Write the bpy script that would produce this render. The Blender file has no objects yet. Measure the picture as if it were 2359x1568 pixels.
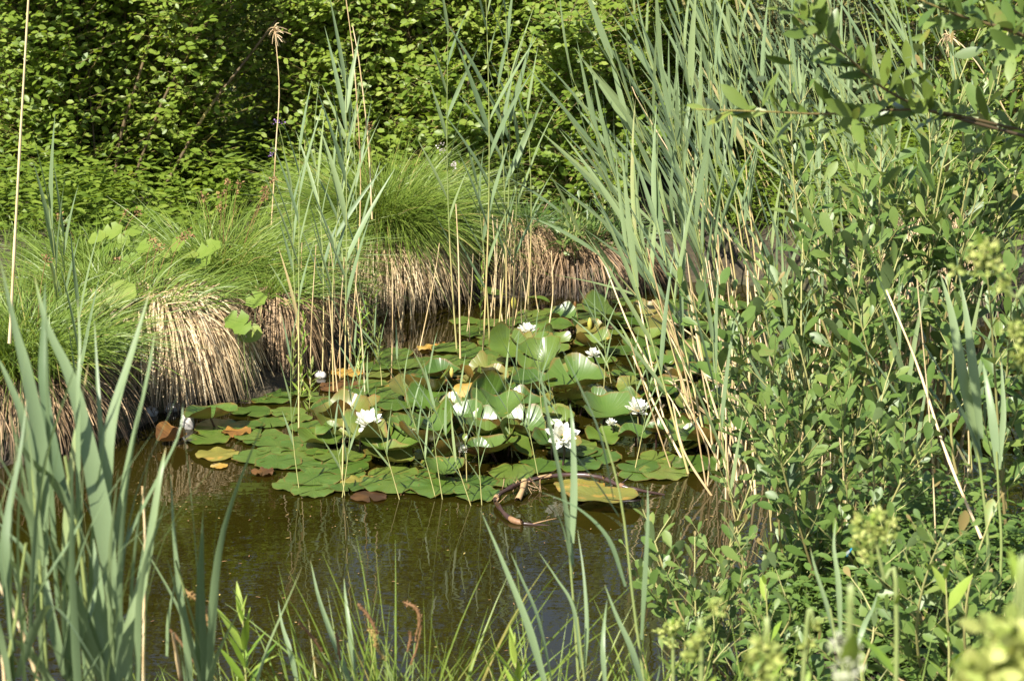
import bpy, math, random
import numpy as np
from math import radians, sin, cos, pi
from mathutils import Vector, Matrix

# ------------------------------------------------------------------ camera, sky, sun, exposure
S = bpy.context.scene
COL = S.collection
CAM_H = 2.0
PITCH = radians(14.0)
HFOV = radians(26.0)
cam_d = bpy.data.cameras.new("camera")
cam = bpy.data.objects.new("camera", cam_d)
COL.objects.link(cam)
cam.location = (0, 0, CAM_H)
cam.rotation_euler = (radians(90) - PITCH, 0, 0)
cam_d.sensor_width = 36.0
cam_d.lens = 18.0 / math.tan(HFOV / 2)
cam_d.clip_start = 0.05
cam_d.clip_end = 2000
cam_d.dof.use_dof = True
cam_d.dof.focus_distance = 7.2
cam_d.dof.aperture_fstop = 11.0
S.camera = cam

SUN_TO = Vector((-0.42, -0.68, 0.84)).normalized()
w = bpy.data.worlds.new("World")
S.world = w
w.use_nodes = True
nt = w.node_tree
sky = nt.nodes.new("ShaderNodeTexSky")
sky.sky_type = 'NISHITA'
sky.sun_disc = False
sky.sun_elevation = math.asin(SUN_TO.z)
sky.sun_rotation = math.atan2(SUN_TO.x, SUN_TO.y)
bg = nt.nodes["Background"]
bg.inputs[1].default_value = 0.08
nt.links.new(sky.outputs[0], bg.inputs[0])

sun_d = bpy.data.lights.new("sun", 'SUN')
sun = bpy.data.objects.new("sun", sun_d)
COL.objects.link(sun)
sun_d.energy = 5.0
sun_d.angle = radians(0.5)
sun_d.color = (1.0, 0.95, 0.86)
sun.rotation_euler = SUN_TO.to_track_quat('Z', 'Y').to_euler()

S.view_settings.view_transform = 'Standard'
S.view_settings.look = 'None'
S.view_settings.exposure = 1.27
S.view_settings.gamma = 1.0
S.render.engine = 'CYCLES'
S.cycles.max_bounces = 9
S.cycles.diffuse_bounces = 6
S.cycles.glossy_bounces = 3
S.cycles.transmission_bounces = 4
S.cycles.use_denoising = True

# ------------------------------------------------------------------ picture point -> place (2358 x 1568 frame)
FPX = 1179.0 / math.tan(HFOV / 2)
CP, SP = cos(PITCH), sin(PITCH)

def ray(x, y):
    a, b = (x - 1179.0) / FPX, (784.0 - y) / FPX
    return np.array([a, CP + b * SP, -SP + b * CP])

def W(x, y, z=0.0):                      # the point at height z seen at (x, y)
    r = ray(x, y)
    t = (z - CAM_H) / r[2]
    return np.array([0, 0, CAM_H]) + r * t

def D(x, y, Y):                          # the point at distance Y down the pond seen at (x, y)
    r = ray(x, y)
    return np.array([0, 0, CAM_H]) + r * (Y / r[1])

def GX(px, Y, z=0.3):                    # world x of column px at distance Y
    return (px - 1179.0) / FPX * (Y * CP + (CAM_H - z) * SP)

def pxm(Y, z=0.3):                       # metres per pixel at distance Y
    return (Y * CP + (CAM_H - z) * SP) / FPX

# ------------------------------------------------------------------ mesh helpers
def nrm(a):
    return a / np.maximum(np.linalg.norm(a, axis=-1, keepdims=True), 1e-9)

class MB:
    def __init__(s):
        s.v, s.t, s.q, s.r, s.n = [], [], [], [], 0
    def add(s, v, tint, quads=None, tris=None):
        v = np.asarray(v, float).reshape(-1, 3)
        s.v.append(v)
        s.t.append(np.broadcast_to(np.asarray(tint, float), (len(v),)) if np.ndim(tint) == 0 else np.asarray(tint, float).reshape(-1))
        if quads is not None and len(quads): s.q.append(np.asarray(quads, int).reshape(-1, 4) + s.n)
        if tris is not None and len(tris): s.r.append(np.asarray(tris, int).reshape(-1, 3) + s.n)
        s.n += len(v)
    def build(s, name, mat, parent=None, smooth=True):
        me = bpy.data.meshes.new(name)
        if s.n:
            v = np.concatenate(s.v); t = np.concatenate(s.t)
            q = np.concatenate(s.q) if s.q else np.zeros((0, 4), int)
            r = np.concatenate(s.r) if s.r else np.zeros((0, 3), int)
            me.vertices.add(len(v)); me.vertices.foreach_set("co", v.astype(np.float32).ravel())
            loops = np.concatenate([q.ravel(), r.ravel()])
            me.loops.add(len(loops)); me.loops.foreach_set("vertex_index", loops.astype(np.int32))
            st = np.concatenate([np.arange(len(q)) * 4, len(q) * 4 + np.arange(len(r)) * 3])
            me.polygons.add(len(st)); me.polygons.foreach_set("loop_start", st.astype(np.int32))
            if smooth: me.polygons.foreach_set("use_smooth", np.ones(len(st), bool))
            me.update(calc_edges=True)
            a = me.attributes.new("tint", 'FLOAT', 'POINT')
            a.data.foreach_set("value", t.astype(np.float32))
        me.materials.append(mat)
        o = bpy.data.objects.new(name, me)
        COL.objects.link(o)
        if parent is not None: o.parent = parent
        return o

def tag(o, label=None, cat=None, group=None, kind=None):
    if label: o["label"] = label
    if cat: o["category"] = cat
    if group: o["group"] = group
    if kind: o["kind"] = kind
    return o

def thing(name, label, cat, group=None, loc=(0, 0, 0)):
    o = bpy.data.objects.new(name, None)
    o.empty_display_size = 0.05
    COL.objects.link(o)
    o.location = loc
    return tag(o, label, cat, group)

class Off:                               # a builder whose points are stored relative to a base
    def __init__(s, base): s.base, s.mb = np.asarray(base, float), MB()
    def add(s, v, *a, **k): s.mb.add(np.asarray(v).reshape(-1, 3) - s.base, *a, **k)
    def build(s, *a, **k): return s.mb.build(*a, **k)

def tubes(mb, P, R, tint, sides=5):      # P (N,K,3), R (N,K)
    P = np.asarray(P, float); R = np.broadcast_to(np.asarray(R, float), P.shape[:2])
    N, K, _ = P.shape
    T = np.gradient(P, axis=1); T = nrm(T)
    ref = np.zeros((N, 1, 3)); ref[..., 0] = .31; ref[..., 1] = .9; ref[..., 2] = .12
    A = nrm(np.cross(T, ref)); B = np.cross(T, A)
    an = np.arange(sides) * 2 * pi / sides
    V = P[:, :, None] + R[:, :, None, None] * (A[:, :, None] * np.cos(an)[None, None, :, None] + B[:, :, None] * np.sin(an)[None, None, :, None])
    k, s_ = np.meshgrid(np.arange(K - 1), np.arange(sides), indexing='ij')
    q = np.stack([k * sides + s_, k * sides + (s_ + 1) % sides, (k + 1) * sides + (s_ + 1) % sides, (k + 1) * sides + s_], -1).reshape(-1, 4)
    Q = (q[None] + (np.arange(N) * K * sides)[:, None, None]).reshape(-1, 4)
    ti = np.broadcast_to(np.asarray(tint, float), (N,)) if np.ndim(tint) <= 1 else tint
    tt = np.repeat(ti, K * sides) if ti.ndim == 1 else np.repeat(ti.reshape(-1), sides)
    mb.add(V, tt, quads=Q)

def blades(mb, P, d, L, Wd, bend, n, tint, S_=4, fold=0.0, prof='grass', twist=None):
    P = np.asarray(P, float); N = len(P)
    t = np.linspace(0, 1, S_ + 1)
    L = np.broadcast_to(np.asarray(L, float), (N,)); Wd = np.broadcast_to(np.asarray(Wd, float), (N,))
    C = P[:, None] + L[:, None, None] * (d[:, None] * t[None, :, None] + bend[:, None] * (t ** 2)[None, :, None])
    T = nrm(d[:, None] + 2 * bend[:, None] * t[None, :, None])
    side = nrm(np.cross(T, n[:, None]))
    nn = np.cross(side, T)
    if prof == 'grass': w = np.clip(1.05 - t ** 1.8, .06, 1)
    elif prof == 'reed': w = np.minimum(np.clip(.55 + 3.2 * t, 0, 1), np.clip((1 - t) * 1.55, .02, 1)) ** .9
    elif prof == 'straw': w = np.clip(1.0 - .55 * t, .1, 1)
    if twist is not None:
        a = (twist[:, None] * t[None])[..., None]
        side, nn = side * np.cos(a) + nn * np.sin(a), nn * np.cos(a) - side * np.sin(a)
    hw = .5 * Wd[:, None, None] * w[None, :, None]
    l, r = C + side * hw, C - side * hw
    tt = np.broadcast_to(np.asarray(tint, float), (N,))
    if fold:
        V = np.stack([l + nn * hw * fold, C, r + nn * hw * fold], 2); m = 3
    else:
        V = np.stack([l, r], 2); m = 2
    k, c = np.meshgrid(np.arange(S_), np.arange(m - 1), indexing='ij')
    q = np.stack([k * m + c, k * m + c + 1, (k + 1) * m + c + 1, (k + 1) * m + c], -1).reshape(-1, 4)
    Q = (q[None] + (np.arange(N) * (S_ + 1) * m)[:, None, None]).reshape(-1, 4)
    mb.add(V, np.repeat(tt, (S_ + 1) * m), quads=Q)

def leaf_template(st, fold=.18):
    # st: list of (u, half width); base and tip added
    v = [(0, 0, 0)]; mids, ls, rs = [0], [], []
    for u, h in st:
        mids.append(len(v)); v.append((u, 0, 0))
        ls.append(len(v)); v.append((u, h, fold * h))
        rs.append(len(v)); v.append((u, -h, fold * h))
    tip = len(v); v.append((1, 0, 0)); mids.append(tip)
    tr, qu = [], []
    tr += [(0, mids[1], ls[0]), (0, rs[0], mids[1])]
    for i in range(len(st) - 1):
        qu += [(mids[i + 1], mids[i + 2], ls[i + 1], ls[i]), (rs[i], rs[i + 1], mids[i + 2], mids[i + 1])]
    n = len(st)
    tr += [(mids[n], tip, ls[-1]), (rs[-1], tip, mids[n])]
    return np.array(v, float), np.array(qu, int).reshape(-1, 4), np.array(tr, int)

LT_BUSH = leaf_template([(.3, .40), (.68, .43)])
LT_OVAL = leaf_template([(.12, .22), (.38, .46), (.66, .46), (.88, .25)], .16)
LT_OBOV = leaf_template([(.12, .10), (.35, .30), (.62, .47), (.82, .40), (.94, .2)], .2)
LT_LANCE = leaf_template([(.12, .24), (.35, .48), (.62, .40), (.84, .2)], .25)
LT_PETAL = leaf_template([(.12, .22), (.35, .40), (.6, .48), (.82, .34)], .35)

def leaves(mb, P, d, n, L, Wd, tpl, tint, droop=0.0):
    v, qu, tr = tpl
    N = len(P)
    d = nrm(d); s_ = nrm(np.cross(n, d)); n = np.cross(d, s_)
    L = np.broadcast_to(np.asarray(L, float), (N,))[:, None, None]
    Wd = np.broadcast_to(np.asarray(Wd, float), (N,))[:, None, None]
    dr = np.broadcast_to(np.asarray(droop, float), (N,))[:, None, None]
    u, vv, ww = v[:, 0][None, :, None], v[:, 1][None, :, None], v[:, 2][None, :, None]
    V = P[:, None] + L * u * d[:, None] + Wd * vv * s_[:, None] + (Wd * ww - dr * L * u ** 2) * n[:, None]
    k = len(v)
    off = (np.arange(N) * k)[:, None, None]
    mb.add(V, np.repeat(np.broadcast_to(np.asarray(tint, float), (N,)), k),
           quads=(qu[None] + off).reshape(-1, 4) if len(qu) else None, tris=(tr[None] + off).reshape(-1, 3))

def smooth_path(pts, K):
    p = np.asarray(pts, float); n = len(p)
    if n == 2:
        t = np.linspace(0, 1, K)[:, None]
        return p[0] * (1 - t) + p[1] * t
    e = np.vstack([2 * p[0] - p[1], p, 2 * p[-1] - p[-2]])
    out = []
    for x in np.linspace(0, n - 1, K):
        i = min(int(x), n - 2); t = x - i
        a, b, c, d_ = e[i], e[i + 1], e[i + 2], e[i + 3]
        out.append(.5 * ((2 * b) + (-a + c) * t + (2 * a - 5 * b + 4 * c - d_) * t * t + (-a + 3 * b - 3 * c + d_) * t ** 3))
    return np.array(out)

# ------------------------------------------------------------------ materials
def new_mat(name):
    m = bpy.data.materials.new(name)
    m.use_nodes = True
    n = m.node_tree
    for x in list(n.nodes): n.nodes.remove(x)
    out = n.nodes.new("ShaderNodeOutputMaterial")
    return m, n, out

def ramp(n, stops):
    r = n.nodes.new("ShaderNodeValToRGB")
    e = r.color_ramp.elements
    while len(e) < len(stops): e.new(.5)
    for el, (p, c) in zip(e, stops):
        el.position = p; el.color = (*c, 1)
    return r

def leaf_mat(name, stops, trans=.3, rough=.45, under=None, spec=.35, mottling=.25, nscale=60.0, tcol=(1.25, 1.2, .5)):
    m, n, out = new_mat(name)
    L = n.links.new
    at = n.nodes.new("ShaderNodeAttribute"); at.attribute_name = "tint"
    r = ramp(n, stops)
    tc = n.nodes.new("ShaderNodeTexCoord")
    no = n.nodes.new("ShaderNodeTexNoise"); no.inputs["Scale"].default_value = nscale; no.inputs["Detail"].default_value = 3
    L(tc.outputs["Object"], no.inputs["Vector"])
    ma = n.nodes.new("ShaderNodeMath"); ma.operation = 'MULTIPLY_ADD'
    L(no.outputs["Fac"], ma.inputs[0]); ma.inputs[1].default_value = mottling; ma.inputs[2].default_value = -mottling * .5
    ad = n.nodes.new("ShaderNodeMath"); ad.operation = 'ADD'
    L(at.outputs["Fac"], ad.inputs[0]); L(ma.outputs[0], ad.inputs[1])
    L(ad.outputs[0], r.inputs[0])
    col = r.outputs[0]
    if under:
        ge = n.nodes.new("ShaderNodeNewGeometry")
        mx = n.nodes.new("ShaderNodeMix"); mx.data_type = 'RGBA'
        L(ge.outputs["Backfacing"], mx.inputs[0]); L(col, mx.inputs[6]); mx.inputs[7].default_value = (*under, 1)
        col = mx.outputs[2]
    p = n.nodes.new("ShaderNodeBsdfPrincipled")
    L(col, p.inputs["Base Color"]); p.inputs["Roughness"].default_value = rough
    p.inputs["Specular IOR Level"].default_value = spec
    if trans:
        tr = n.nodes.new("ShaderNodeBsdfTranslucent")
        mu = n.nodes.new("ShaderNodeMix"); mu.data_type = 'RGBA'; mu.blend_type = 'MULTIPLY'; mu.inputs[0].default_value = 1
        L(col, mu.inputs[6]); mu.inputs[7].default_value = (*tcol, 1)
        L(mu.outputs[2], tr.inputs[0])
        ms = n.nodes.new("ShaderNodeMixShader"); ms.inputs[0].default_value = trans
        L(p.outputs[0], ms.inputs[1]); L(tr.outputs[0], ms.inputs[2])
        L(ms.outputs[0], out.inputs[0])
    else:
        L(p.outputs[0], out.inputs[0])
    return m

def wet_base(m, top=.075):
    n = m.node_tree; L = n.links.new
    rp = [x for x in n.nodes if x.type == 'VALTORGB'][0]
    ge = n.nodes.new("ShaderNodeNewGeometry"); sx = n.nodes.new("ShaderNodeSeparateXYZ"); L(ge.outputs["Position"], sx.inputs[0])
    no = [x for x in n.nodes if x.type == 'TEX_NOISE'][0]
    ad = n.nodes.new("ShaderNodeMath"); ad.operation = 'MULTIPLY_ADD'; L(no.outputs["Fac"], ad.inputs[0]); ad.inputs[1].default_value = -.07; L(sx.outputs[2], ad.inputs[2])
    mr = n.nodes.new("ShaderNodeMapRange"); L(ad.outputs[0], mr.inputs[0]); mr.inputs[1].default_value = -.02; mr.inputs[2].default_value = top; mr.inputs[3].default_value = .22; mr.inputs[4].default_value = 1
    mx = n.nodes.new("ShaderNodeMix"); mx.data_type = 'RGBA'; mx.blend_type = 'MULTIPLY'; mx.inputs[0].default_value = 1
    to = [l.to_socket for l in rp.outputs[0].links]
    L(rp.outputs[0], mx.inputs[6]); L(mr.outputs[0], mx.inputs[7])
    for t in to: L(mx.outputs[2], t)

M = {}
M['bush'] = leaf_mat("bush leaf", [(0, (.105, .170, .020)), (.55, (.195, .270, .036)), (1, (.29, .345, .07))], .46, .42)
M['bush_far'] = leaf_mat("far bush leaf", [(0, (.130, .180, .027)), (.55, (.200, .255, .048)), (1, (.270, .305, .085))], .36, .5)
M['bush_grey'] = leaf_mat("grey bush leaf", [(0, (.085, .115, .045)), (.5, (.135, .170, .066)), (1, (.190, .210, .100))], .3, .5)
M['willow'] = leaf_mat("willow leaf", [(0, (.050, .098, .018)), (.45, (.098, .162, .034)), (.9, (.172, .228, .054)), (1, (.25, .19, .07))], .28, .42,
                       under=(.14, .195, .078), spec=.4)
M['willow_big'] = leaf_mat("overhanging willow leaf", [(0, (.055, .095, .018)), (.5, (.105, .160, .028)), (.9, (.165, .215, .038)), (1, (.22, .15, .03))], .28, .38,
                           under=(.13, .17, .09), spec=.45)
M['reed'] = leaf_mat("reed leaf", [(0, (.115, .170, .080)), (.5, (.185, .250, .120)), (.88, (.255, .315, .130)), (1, (.40, .31, .14))], .28, .42, spec=.4, mottling=.18, nscale=14, tcol=(1.2, 1.2, .65))
M['reed_stem'] = leaf_mat("reed stem", [(0, (.15, .21, .07)), (.55, (.25, .28, .09)), (1, (.50, .38, .17))], 0, .45, nscale=20)
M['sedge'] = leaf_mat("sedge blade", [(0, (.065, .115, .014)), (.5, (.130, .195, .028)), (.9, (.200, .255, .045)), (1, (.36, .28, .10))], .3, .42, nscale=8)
M['sedge_dark'] = leaf_mat("shaded sedge blade", [(0, (.035, .080, .014)), (.5, (.070, .130, .026)), (1, (.150, .190, .060))], .28, .42, nscale=8)  # darker copy of the sedge green, shade put into the colour
M['straw'] = leaf_mat("dead straw", [(0, (.17, .11, .06)), (.35, (.42, .295, .165)), (.75, (.53, .395, .215)), (1, (.66, .535, .34))], .1, .55, mottling=.35, nscale=30, tcol=(1, .9, .7))
M['straw_brown'] = leaf_mat("old brown and shaded straw", [(0, (.08, .05, .026)), (.4, (.24, .155, .08)), (1, (.50, .35, .19))], .08, .6, mottling=.35, nscale=30, tcol=(1, .9, .7))  # brown straw; also carries the painted shade of the channel tussock
wet_base(M['straw']); wet_base(M['straw_brown'])
M['stalk'] = leaf_mat("dry stalk", [(0, (.22, .13, .055)), (.5, (.52, .38, .19)), (1, (.66, .52, .31))], 0, .5, mottling=.4, nscale=25)
M['broad'] = leaf_mat("broad herb leaf", [(0, (.10, .17, .022)), (.5, (.155, .225, .030)), (1, (.22, .27, .05))], .35, .5, mottling=.5, nscale=40)
M['herb'] = leaf_mat("bright herb leaf", [(0, (.11, .20, .025)), (.5, (.19, .29, .035)), (1, (.30, .38, .07))], .35, .45)
M['bark'] = leaf_mat("shrub bark", [(0, (.050, .034, .018)), (.5, (.125, .088, .036)), (1, (.30, .25, .07))], 0, .6, mottling=.4, nscale=18)
M['twig'] = leaf_mat("pale willow twig", [(0, (.17, .11, .05)), (.5, (.27, .25, .09)), (1, (.36, .36, .14))], 0, .5, nscale=20)
M['brown_spike'] = leaf_mat("brown sedge spike", [(0, (.12, .06, .025)), (.5, (.22, .12, .05)), (1, (.36, .28, .08))], .05, .7, mottling=.6, nscale=90, tcol=(1, .9, .6))
M['panicle'] = leaf_mat("yellow green panicle", [(0, (.20, .26, .06)), (.5, (.32, .37, .09)), (1, (.46, .47, .16))], .3, .6)
M['white'] = leaf_mat("white petal", [(0, (.56, .56, .40)), (.5, (.68, .68, .58)), (1, (.72, .72, .65))], .22, .4, mottling=.2, nscale=25, tcol=(1, 1, .92))
M['stamen'] = leaf_mat("yellow stamen", [(0, (.70, .42, .03)), (1, (.80, .58, .08))], .1, .5)
M['bud'] = leaf_mat("lily bud", [(0, (.20, .26, .04)), (.6, (.40, .36, .07)), (1, (.55, .45, .12))], .1, .4)
M['pad_dead'] = leaf_mat("dying pad", [(0, (.05, .026, .012)), (.35, (.16, .075, .022)), (.62, (.34, .18, .035)), (.8, (.40, .25, .05)), (1, (.42, .31, .12))], .15, .4, mottling=.9, nscale=14, under=(.17, .085, .04))
M['rhizome'] = leaf_mat("rhizome skin", [(0, (.018, .010, .009)), (.5, (.050, .026, .020)), (1, (.17, .10, .055))], 0, .35, mottling=.8, nscale=22, spec=.6)
M['scar'] = leaf_mat("rhizome scar", [(0, (.16, .08, .04)), (1, (.42, .29, .14))], 0, .55, mottling=.8, nscale=60)
M['stone'] = leaf_mat("pale stone", [(0, (.25, .23, .20)), (1, (.52, .49, .44))], 0, .7, mottling=1.0, nscale=25)
M['pink'] = leaf_mat("small pale flower", [(0, (.30, .24, .24)), (1, (.55, .50, .46))], .2, .5)
M['purple'] = leaf_mat("small violet flower", [(0, (.16, .08, .26)), (1, (.30, .18, .42))], .2, .5)
M['wool'] = leaf_mat("woolly flower", [(0, (.26, .30, .14)), (1, (.48, .48, .36))], .2, .6)
M['blue'] = leaf_mat("damselfly body", [(0, (.01, .03, .06)), (.5, (.015, .18, .32)), (1, (.02, .26, .42))], 0, .3)
M['wing'] = leaf_mat("damselfly wing", [(0, (.45, .5, .5)), (1, (.6, .62, .6))], .5, .3)

def pad_material(name, stops, dead_fac):
    m, n, out = new_mat(name)
    L = n.links.new
    tc = n.nodes.new("ShaderNodeTexCoord")
    sx = n.nodes.new("ShaderNodeSeparateXYZ"); L(tc.outputs["Object"], sx.inputs[0])
    an = n.nodes.new("ShaderNodeMath"); an.operation = 'ARCTAN2'; L(sx.outputs[1], an.inputs[0]); L(sx.outputs[0], an.inputs[1])
    mu = n.nodes.new("ShaderNodeMath"); mu.operation = 'MULTIPLY'; L(an.outputs[0], mu.inputs[0]); mu.inputs[1].default_value = 13
    si = n.nodes.new("ShaderNodeMath"); si.operation = 'SINE'; L(mu.outputs[0], si.inputs[0])
    ab = n.nodes.new("ShaderNodeMath"); ab.operation = 'ABSOLUTE'; L(si.outputs[0], ab.inputs[0])
    pw = n.nodes.new("ShaderNodeMath"); pw.operation = 'POWER'; L(ab.outputs[0], pw.inputs[0]); pw.inputs[1].default_value = 9
    oi = n.nodes.new("ShaderNodeObjectInfo")
    no = n.nodes.new("ShaderNodeTexNoise"); no.noise_dimensions = '4D'; no.inputs["Scale"].default_value = 13; no.inputs["Detail"].default_value = 4
    L(tc.outputs["Object"], no.inputs["Vector"])
    rw = n.nodes.new("ShaderNodeMath"); rw.operation = 'MULTIPLY'; L(oi.outputs["Random"], rw.inputs[0]); rw.inputs[1].default_value = 40; L(rw.outputs[0], no.inputs["W"])
    at = n.nodes.new("ShaderNodeAttribute"); at.attribute_name = "tint"
    ad = n.nodes.new("ShaderNodeMath"); ad.operation = 'MULTIPLY_ADD'; L(no.outputs["Fac"], ad.inputs[0]); ad.inputs[1].default_value = .5; ad.inputs[2].default_value = -.25
    a2 = n.nodes.new("ShaderNodeMath"); a2.operation = 'ADD'; L(ad.outputs[0], a2.inputs[0]); L(at.outputs["Fac"], a2.inputs[1])
    r = ramp(n, stops); L(a2.outputs[0], r.inputs[0])
    # blotches of decay with a shape of their own
    n2 = n.nodes.new("ShaderNodeTexNoise"); n2.noise_dimensions = '4D'; n2.inputs["Scale"].default_value = 21; n2.inputs["Detail"].default_value = 5
    L(tc.outputs["Object"], n2.inputs["Vector"]); L(rw.outputs[0], n2.inputs["W"])
    th = n.nodes.new("ShaderNodeMapRange"); L(n2.outputs["Fac"], th.inputs[0])
    th.inputs[1].default_value = .68 - dead_fac; th.inputs[2].default_value = .76 - dead_fac; th.inputs[3].default_value = 0; th.inputs[4].default_value = .85
    mx = n.nodes.new("ShaderNodeMix"); mx.data_type = 'RGBA'; L(th.outputs[0], mx.inputs[0]); L(r.outputs[0], mx.inputs[6]); mx.inputs[7].default_value = (.40, .24, .045, 1)
    mv = n.nodes.new("ShaderNodeMix"); mv.data_type = 'RGBA'
    pv = n.nodes.new("ShaderNodeMath"); pv.operation = 'MULTIPLY'; L(pw.outputs[0], pv.inputs[0]); pv.inputs[1].default_value = .07
    L(pv.outputs[0], mv.inputs[0]); L(mx.outputs[2], mv.inputs[6]); mv.inputs[7].default_value = (.13, .17, .045, 1)
    ru = ramp(n, [(0, (.11, .042, .014)), (.45, (.17, .095, .018)), (1, (.19, .145, .028))]); L(a2.outputs[0], ru.inputs[0])
    rt = n.nodes.new("ShaderNodeAttribute"); rt.attribute_name = "rim"
    rs = n.nodes.new("ShaderNodeMath"); rs.operation = 'MULTIPLY_ADD'; L(n2.outputs["Fac"], rs.inputs[0]); rs.inputs[1].default_value = .35; L(rt.outputs["Fac"], rs.inputs[2])
    rm = n.nodes.new("ShaderNodeMapRange"); L(rs.outputs[0], rm.inputs[0]); rm.inputs[1].default_value = 1.10; rm.inputs[2].default_value = 1.22; rm.inputs[4].default_value = .8
    mr = n.nodes.new("ShaderNodeMix"); mr.data_type = 'RGBA'; L(rm.outputs[0], mr.inputs[0]); L(mv.outputs[2], mr.inputs[6]); mr.inputs[7].default_value = (.17, .075, .018, 1); mv = mr
    ge = n.nodes.new("ShaderNodeNewGeometry")
    mb_ = n.nodes.new("ShaderNodeMix"); mb_.data_type = 'RGBA'; L(ge.outputs["Backfacing"], mb_.inputs[0]); L(mv.outputs[2], mb_.inputs[6]); L(ru.outputs[0], mb_.inputs[7])
    p = n.nodes.new("ShaderNodeBsdfPrincipled"); L(mb_.outputs[2], p.inputs["Base Color"])
    rr = n.nodes.new("ShaderNodeMapRange"); L(no.outputs["Fac"], rr.inputs[0]); rr.inputs[3].default_value = .27; rr.inputs[4].default_value = .42; L(rr.outputs[0], p.inputs["Roughness"])
    p.inputs["Specular IOR Level"].default_value = .5; p.inputs["Coat Weight"].default_value = .4; p.inputs["Coat Roughness"].default_value = .42
    bu = n.nodes.new("ShaderNodeBump"); bu.inputs["Strength"].default_value = .35; bu.inputs["Distance"].default_value = .002
    hs = n.nodes.new("ShaderNodeMath"); hs.operation = 'MULTIPLY_ADD'; L(no.outputs["Fac"], hs.inputs[0]); hs.inputs[1].default_value = 1.6; 
    ng = n.nodes.new("ShaderNodeMath"); ng.operation = 'MULTIPLY'; L(pw.outputs[0], ng.inputs[0]); ng.inputs[1].default_value = -.6
    L(ng.outputs[0], hs.inputs[2]); L(hs.outputs[0], bu.inputs["Height"]); L(bu.outputs[0], p.inputs["Normal"])
    tr = n.nodes.new("ShaderNodeBsdfTranslucent"); L(mv.outputs[2], tr.inputs[0])
    ms = n.nodes.new("ShaderNodeMixShader"); ms.inputs[0].default_value = .12
    L(p.outputs[0], ms.inputs[1]); L(tr.outputs[0], ms.inputs[2]); L(ms.outputs[0], out.inputs[0])
    return m

M['pad'] = pad_material("lily pad", [(0, (.034, .074, .009)), (.45, (.062, .116, .014)), (.8, (.112, .155, .024)), (1, (.16, .135, .03))], 0.0)
M['pad_yellow'] = pad_material("yellowing lily pad", [(0, (.08, .115, .018)), (.5, (.15, .16, .026)), (1, (.26, .20, .035))], .15)

def ground_material():
    m, n, out = new_mat("bank soil")
    L = n.links.new
    tc = n.nodes.new("ShaderNodeTexCoord")
    a = n.nodes.new("ShaderNodeTexNoise"); a.inputs["Scale"].default_value = 2.2; a.inputs["Detail"].default_value = 8
    b = n.nodes.new("ShaderNodeTexNoise"); b.inputs["Scale"].default_value = 34; b.inputs["Detail"].default_value = 5
    L(tc.outputs["Object"], a.inputs["Vector"]); L(tc.outputs["Object"], b.inputs["Vector"])
    ra = ramp(n, [(.35, (.028, .020, .012)), (.55, (.055, .042, .020)), (.72, (.060, .075, .020))]); L(a.outputs["Fac"], ra.inputs[0])
    rb = ramp(n, [(.35, (.45, .45, .45)), (.65, (1.3, 1.25, 1.1))]); L(b.outputs["Fac"], rb.inputs[0])
    mu = n.nodes.new("ShaderNodeMix"); mu.data_type = 'RGBA'; mu.blend_type = 'MULTIPLY'; mu.inputs[0].default_value = 1
    L(ra.outputs[0], mu.inputs[6]); L(rb.outputs[0], mu.inputs[7])
    p = n.nodes.new("ShaderNodeBsdfPrincipled"); L(mu.outputs[2], p.inputs["Base Color"]); p.inputs["Roughness"].default_value = .85
    bu = n.nodes.new("ShaderNodeBump"); bu.inputs["Strength"].default_value = .8; bu.inputs["Distance"].default_value = .02; L(b.outputs["Fac"], bu.inputs["Height"]); L(bu.outputs[0], p.inputs["Normal"])
    L(p.outputs[0], out.inputs[0])
    return m

def water_material():
    m, n, out = new_mat("pond water")
    L = n.links.new
    tc = n.nodes.new("ShaderNodeTexCoord")
    mp = n.nodes.new("ShaderNodeMapping"); mp.inputs["Scale"].default_value = (1.0, 1.7, 1.0); L(tc.outputs["Object"], mp.inputs["Vector"])
    a = n.nodes.new("ShaderNodeTexNoise"); a.inputs["Scale"].default_value = 9; a.inputs["Detail"].default_value = 2; a.inputs["Roughness"].default_value = .45
    L(mp.outputs[0], a.inputs["Vector"])
    c = n.nodes.new("ShaderNodeTexNoise"); c.inputs["Scale"].default_value = 1.3; c.inputs["Detail"].default_value = 3
    L(tc.outputs["Object"], c.inputs["Vector"])
    r = ramp(n, [(.3, (.0110, .0082, .0009)), (.7, (.0175, .0145, .0016))]); L(c.outputs["Fac"], r.inputs[0])
    p = n.nodes.new("ShaderNodeBsdfPrincipled"); L(r.outputs[0], p.inputs["Base Color"])
    p.inputs["Roughness"].default_value = .015; p.inputs["IOR"].default_value = 1.34; p.inputs["Specular IOR Level"].default_value = .5
    bu = n.nodes.new("ShaderNodeBump"); bu.inputs["Strength"].default_value = .16; bu.inputs["Distance"].default_value = .004
    L(a.outputs["Fac"], bu.inputs["Height"]); L(bu.outputs[0], p.inputs["Normal"])
    L(p.outputs[0], out.inputs[0])
    return m

M['ground'] = ground_material()
M['water'] = water_material()

# ------------------------------------------------------------------ setting: ground and water
POND_PX = [(-900, 1190), (-300, 1130), (0, 1085), (150, 1035), (250, 965), (330, 925), (430, 940), (590, 930), (665, 900), (700, 868), (760, 832),
           (845, 800), (885, 728), (960, 705), (1050, 690), (1120, 690), (1300, 682), (1420, 668), (1520, 648), (1700, 655), (2000, 690),
           (2130, 702), (2358, 720), (2900, 760), (3300, 900), (3300, 1120), (2700, 1140), (2358, 1190), (2060, 1262), (1880, 1340), (1740, 1450), (1660, 1580)]
POND = np.array([W(*p)[:2] for p in POND_PX] + [(1.1, 4.45), (.4, 4.38), (-.6, 4.42), (-1.6, 4.36), (-3.4, 4.4)])

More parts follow.
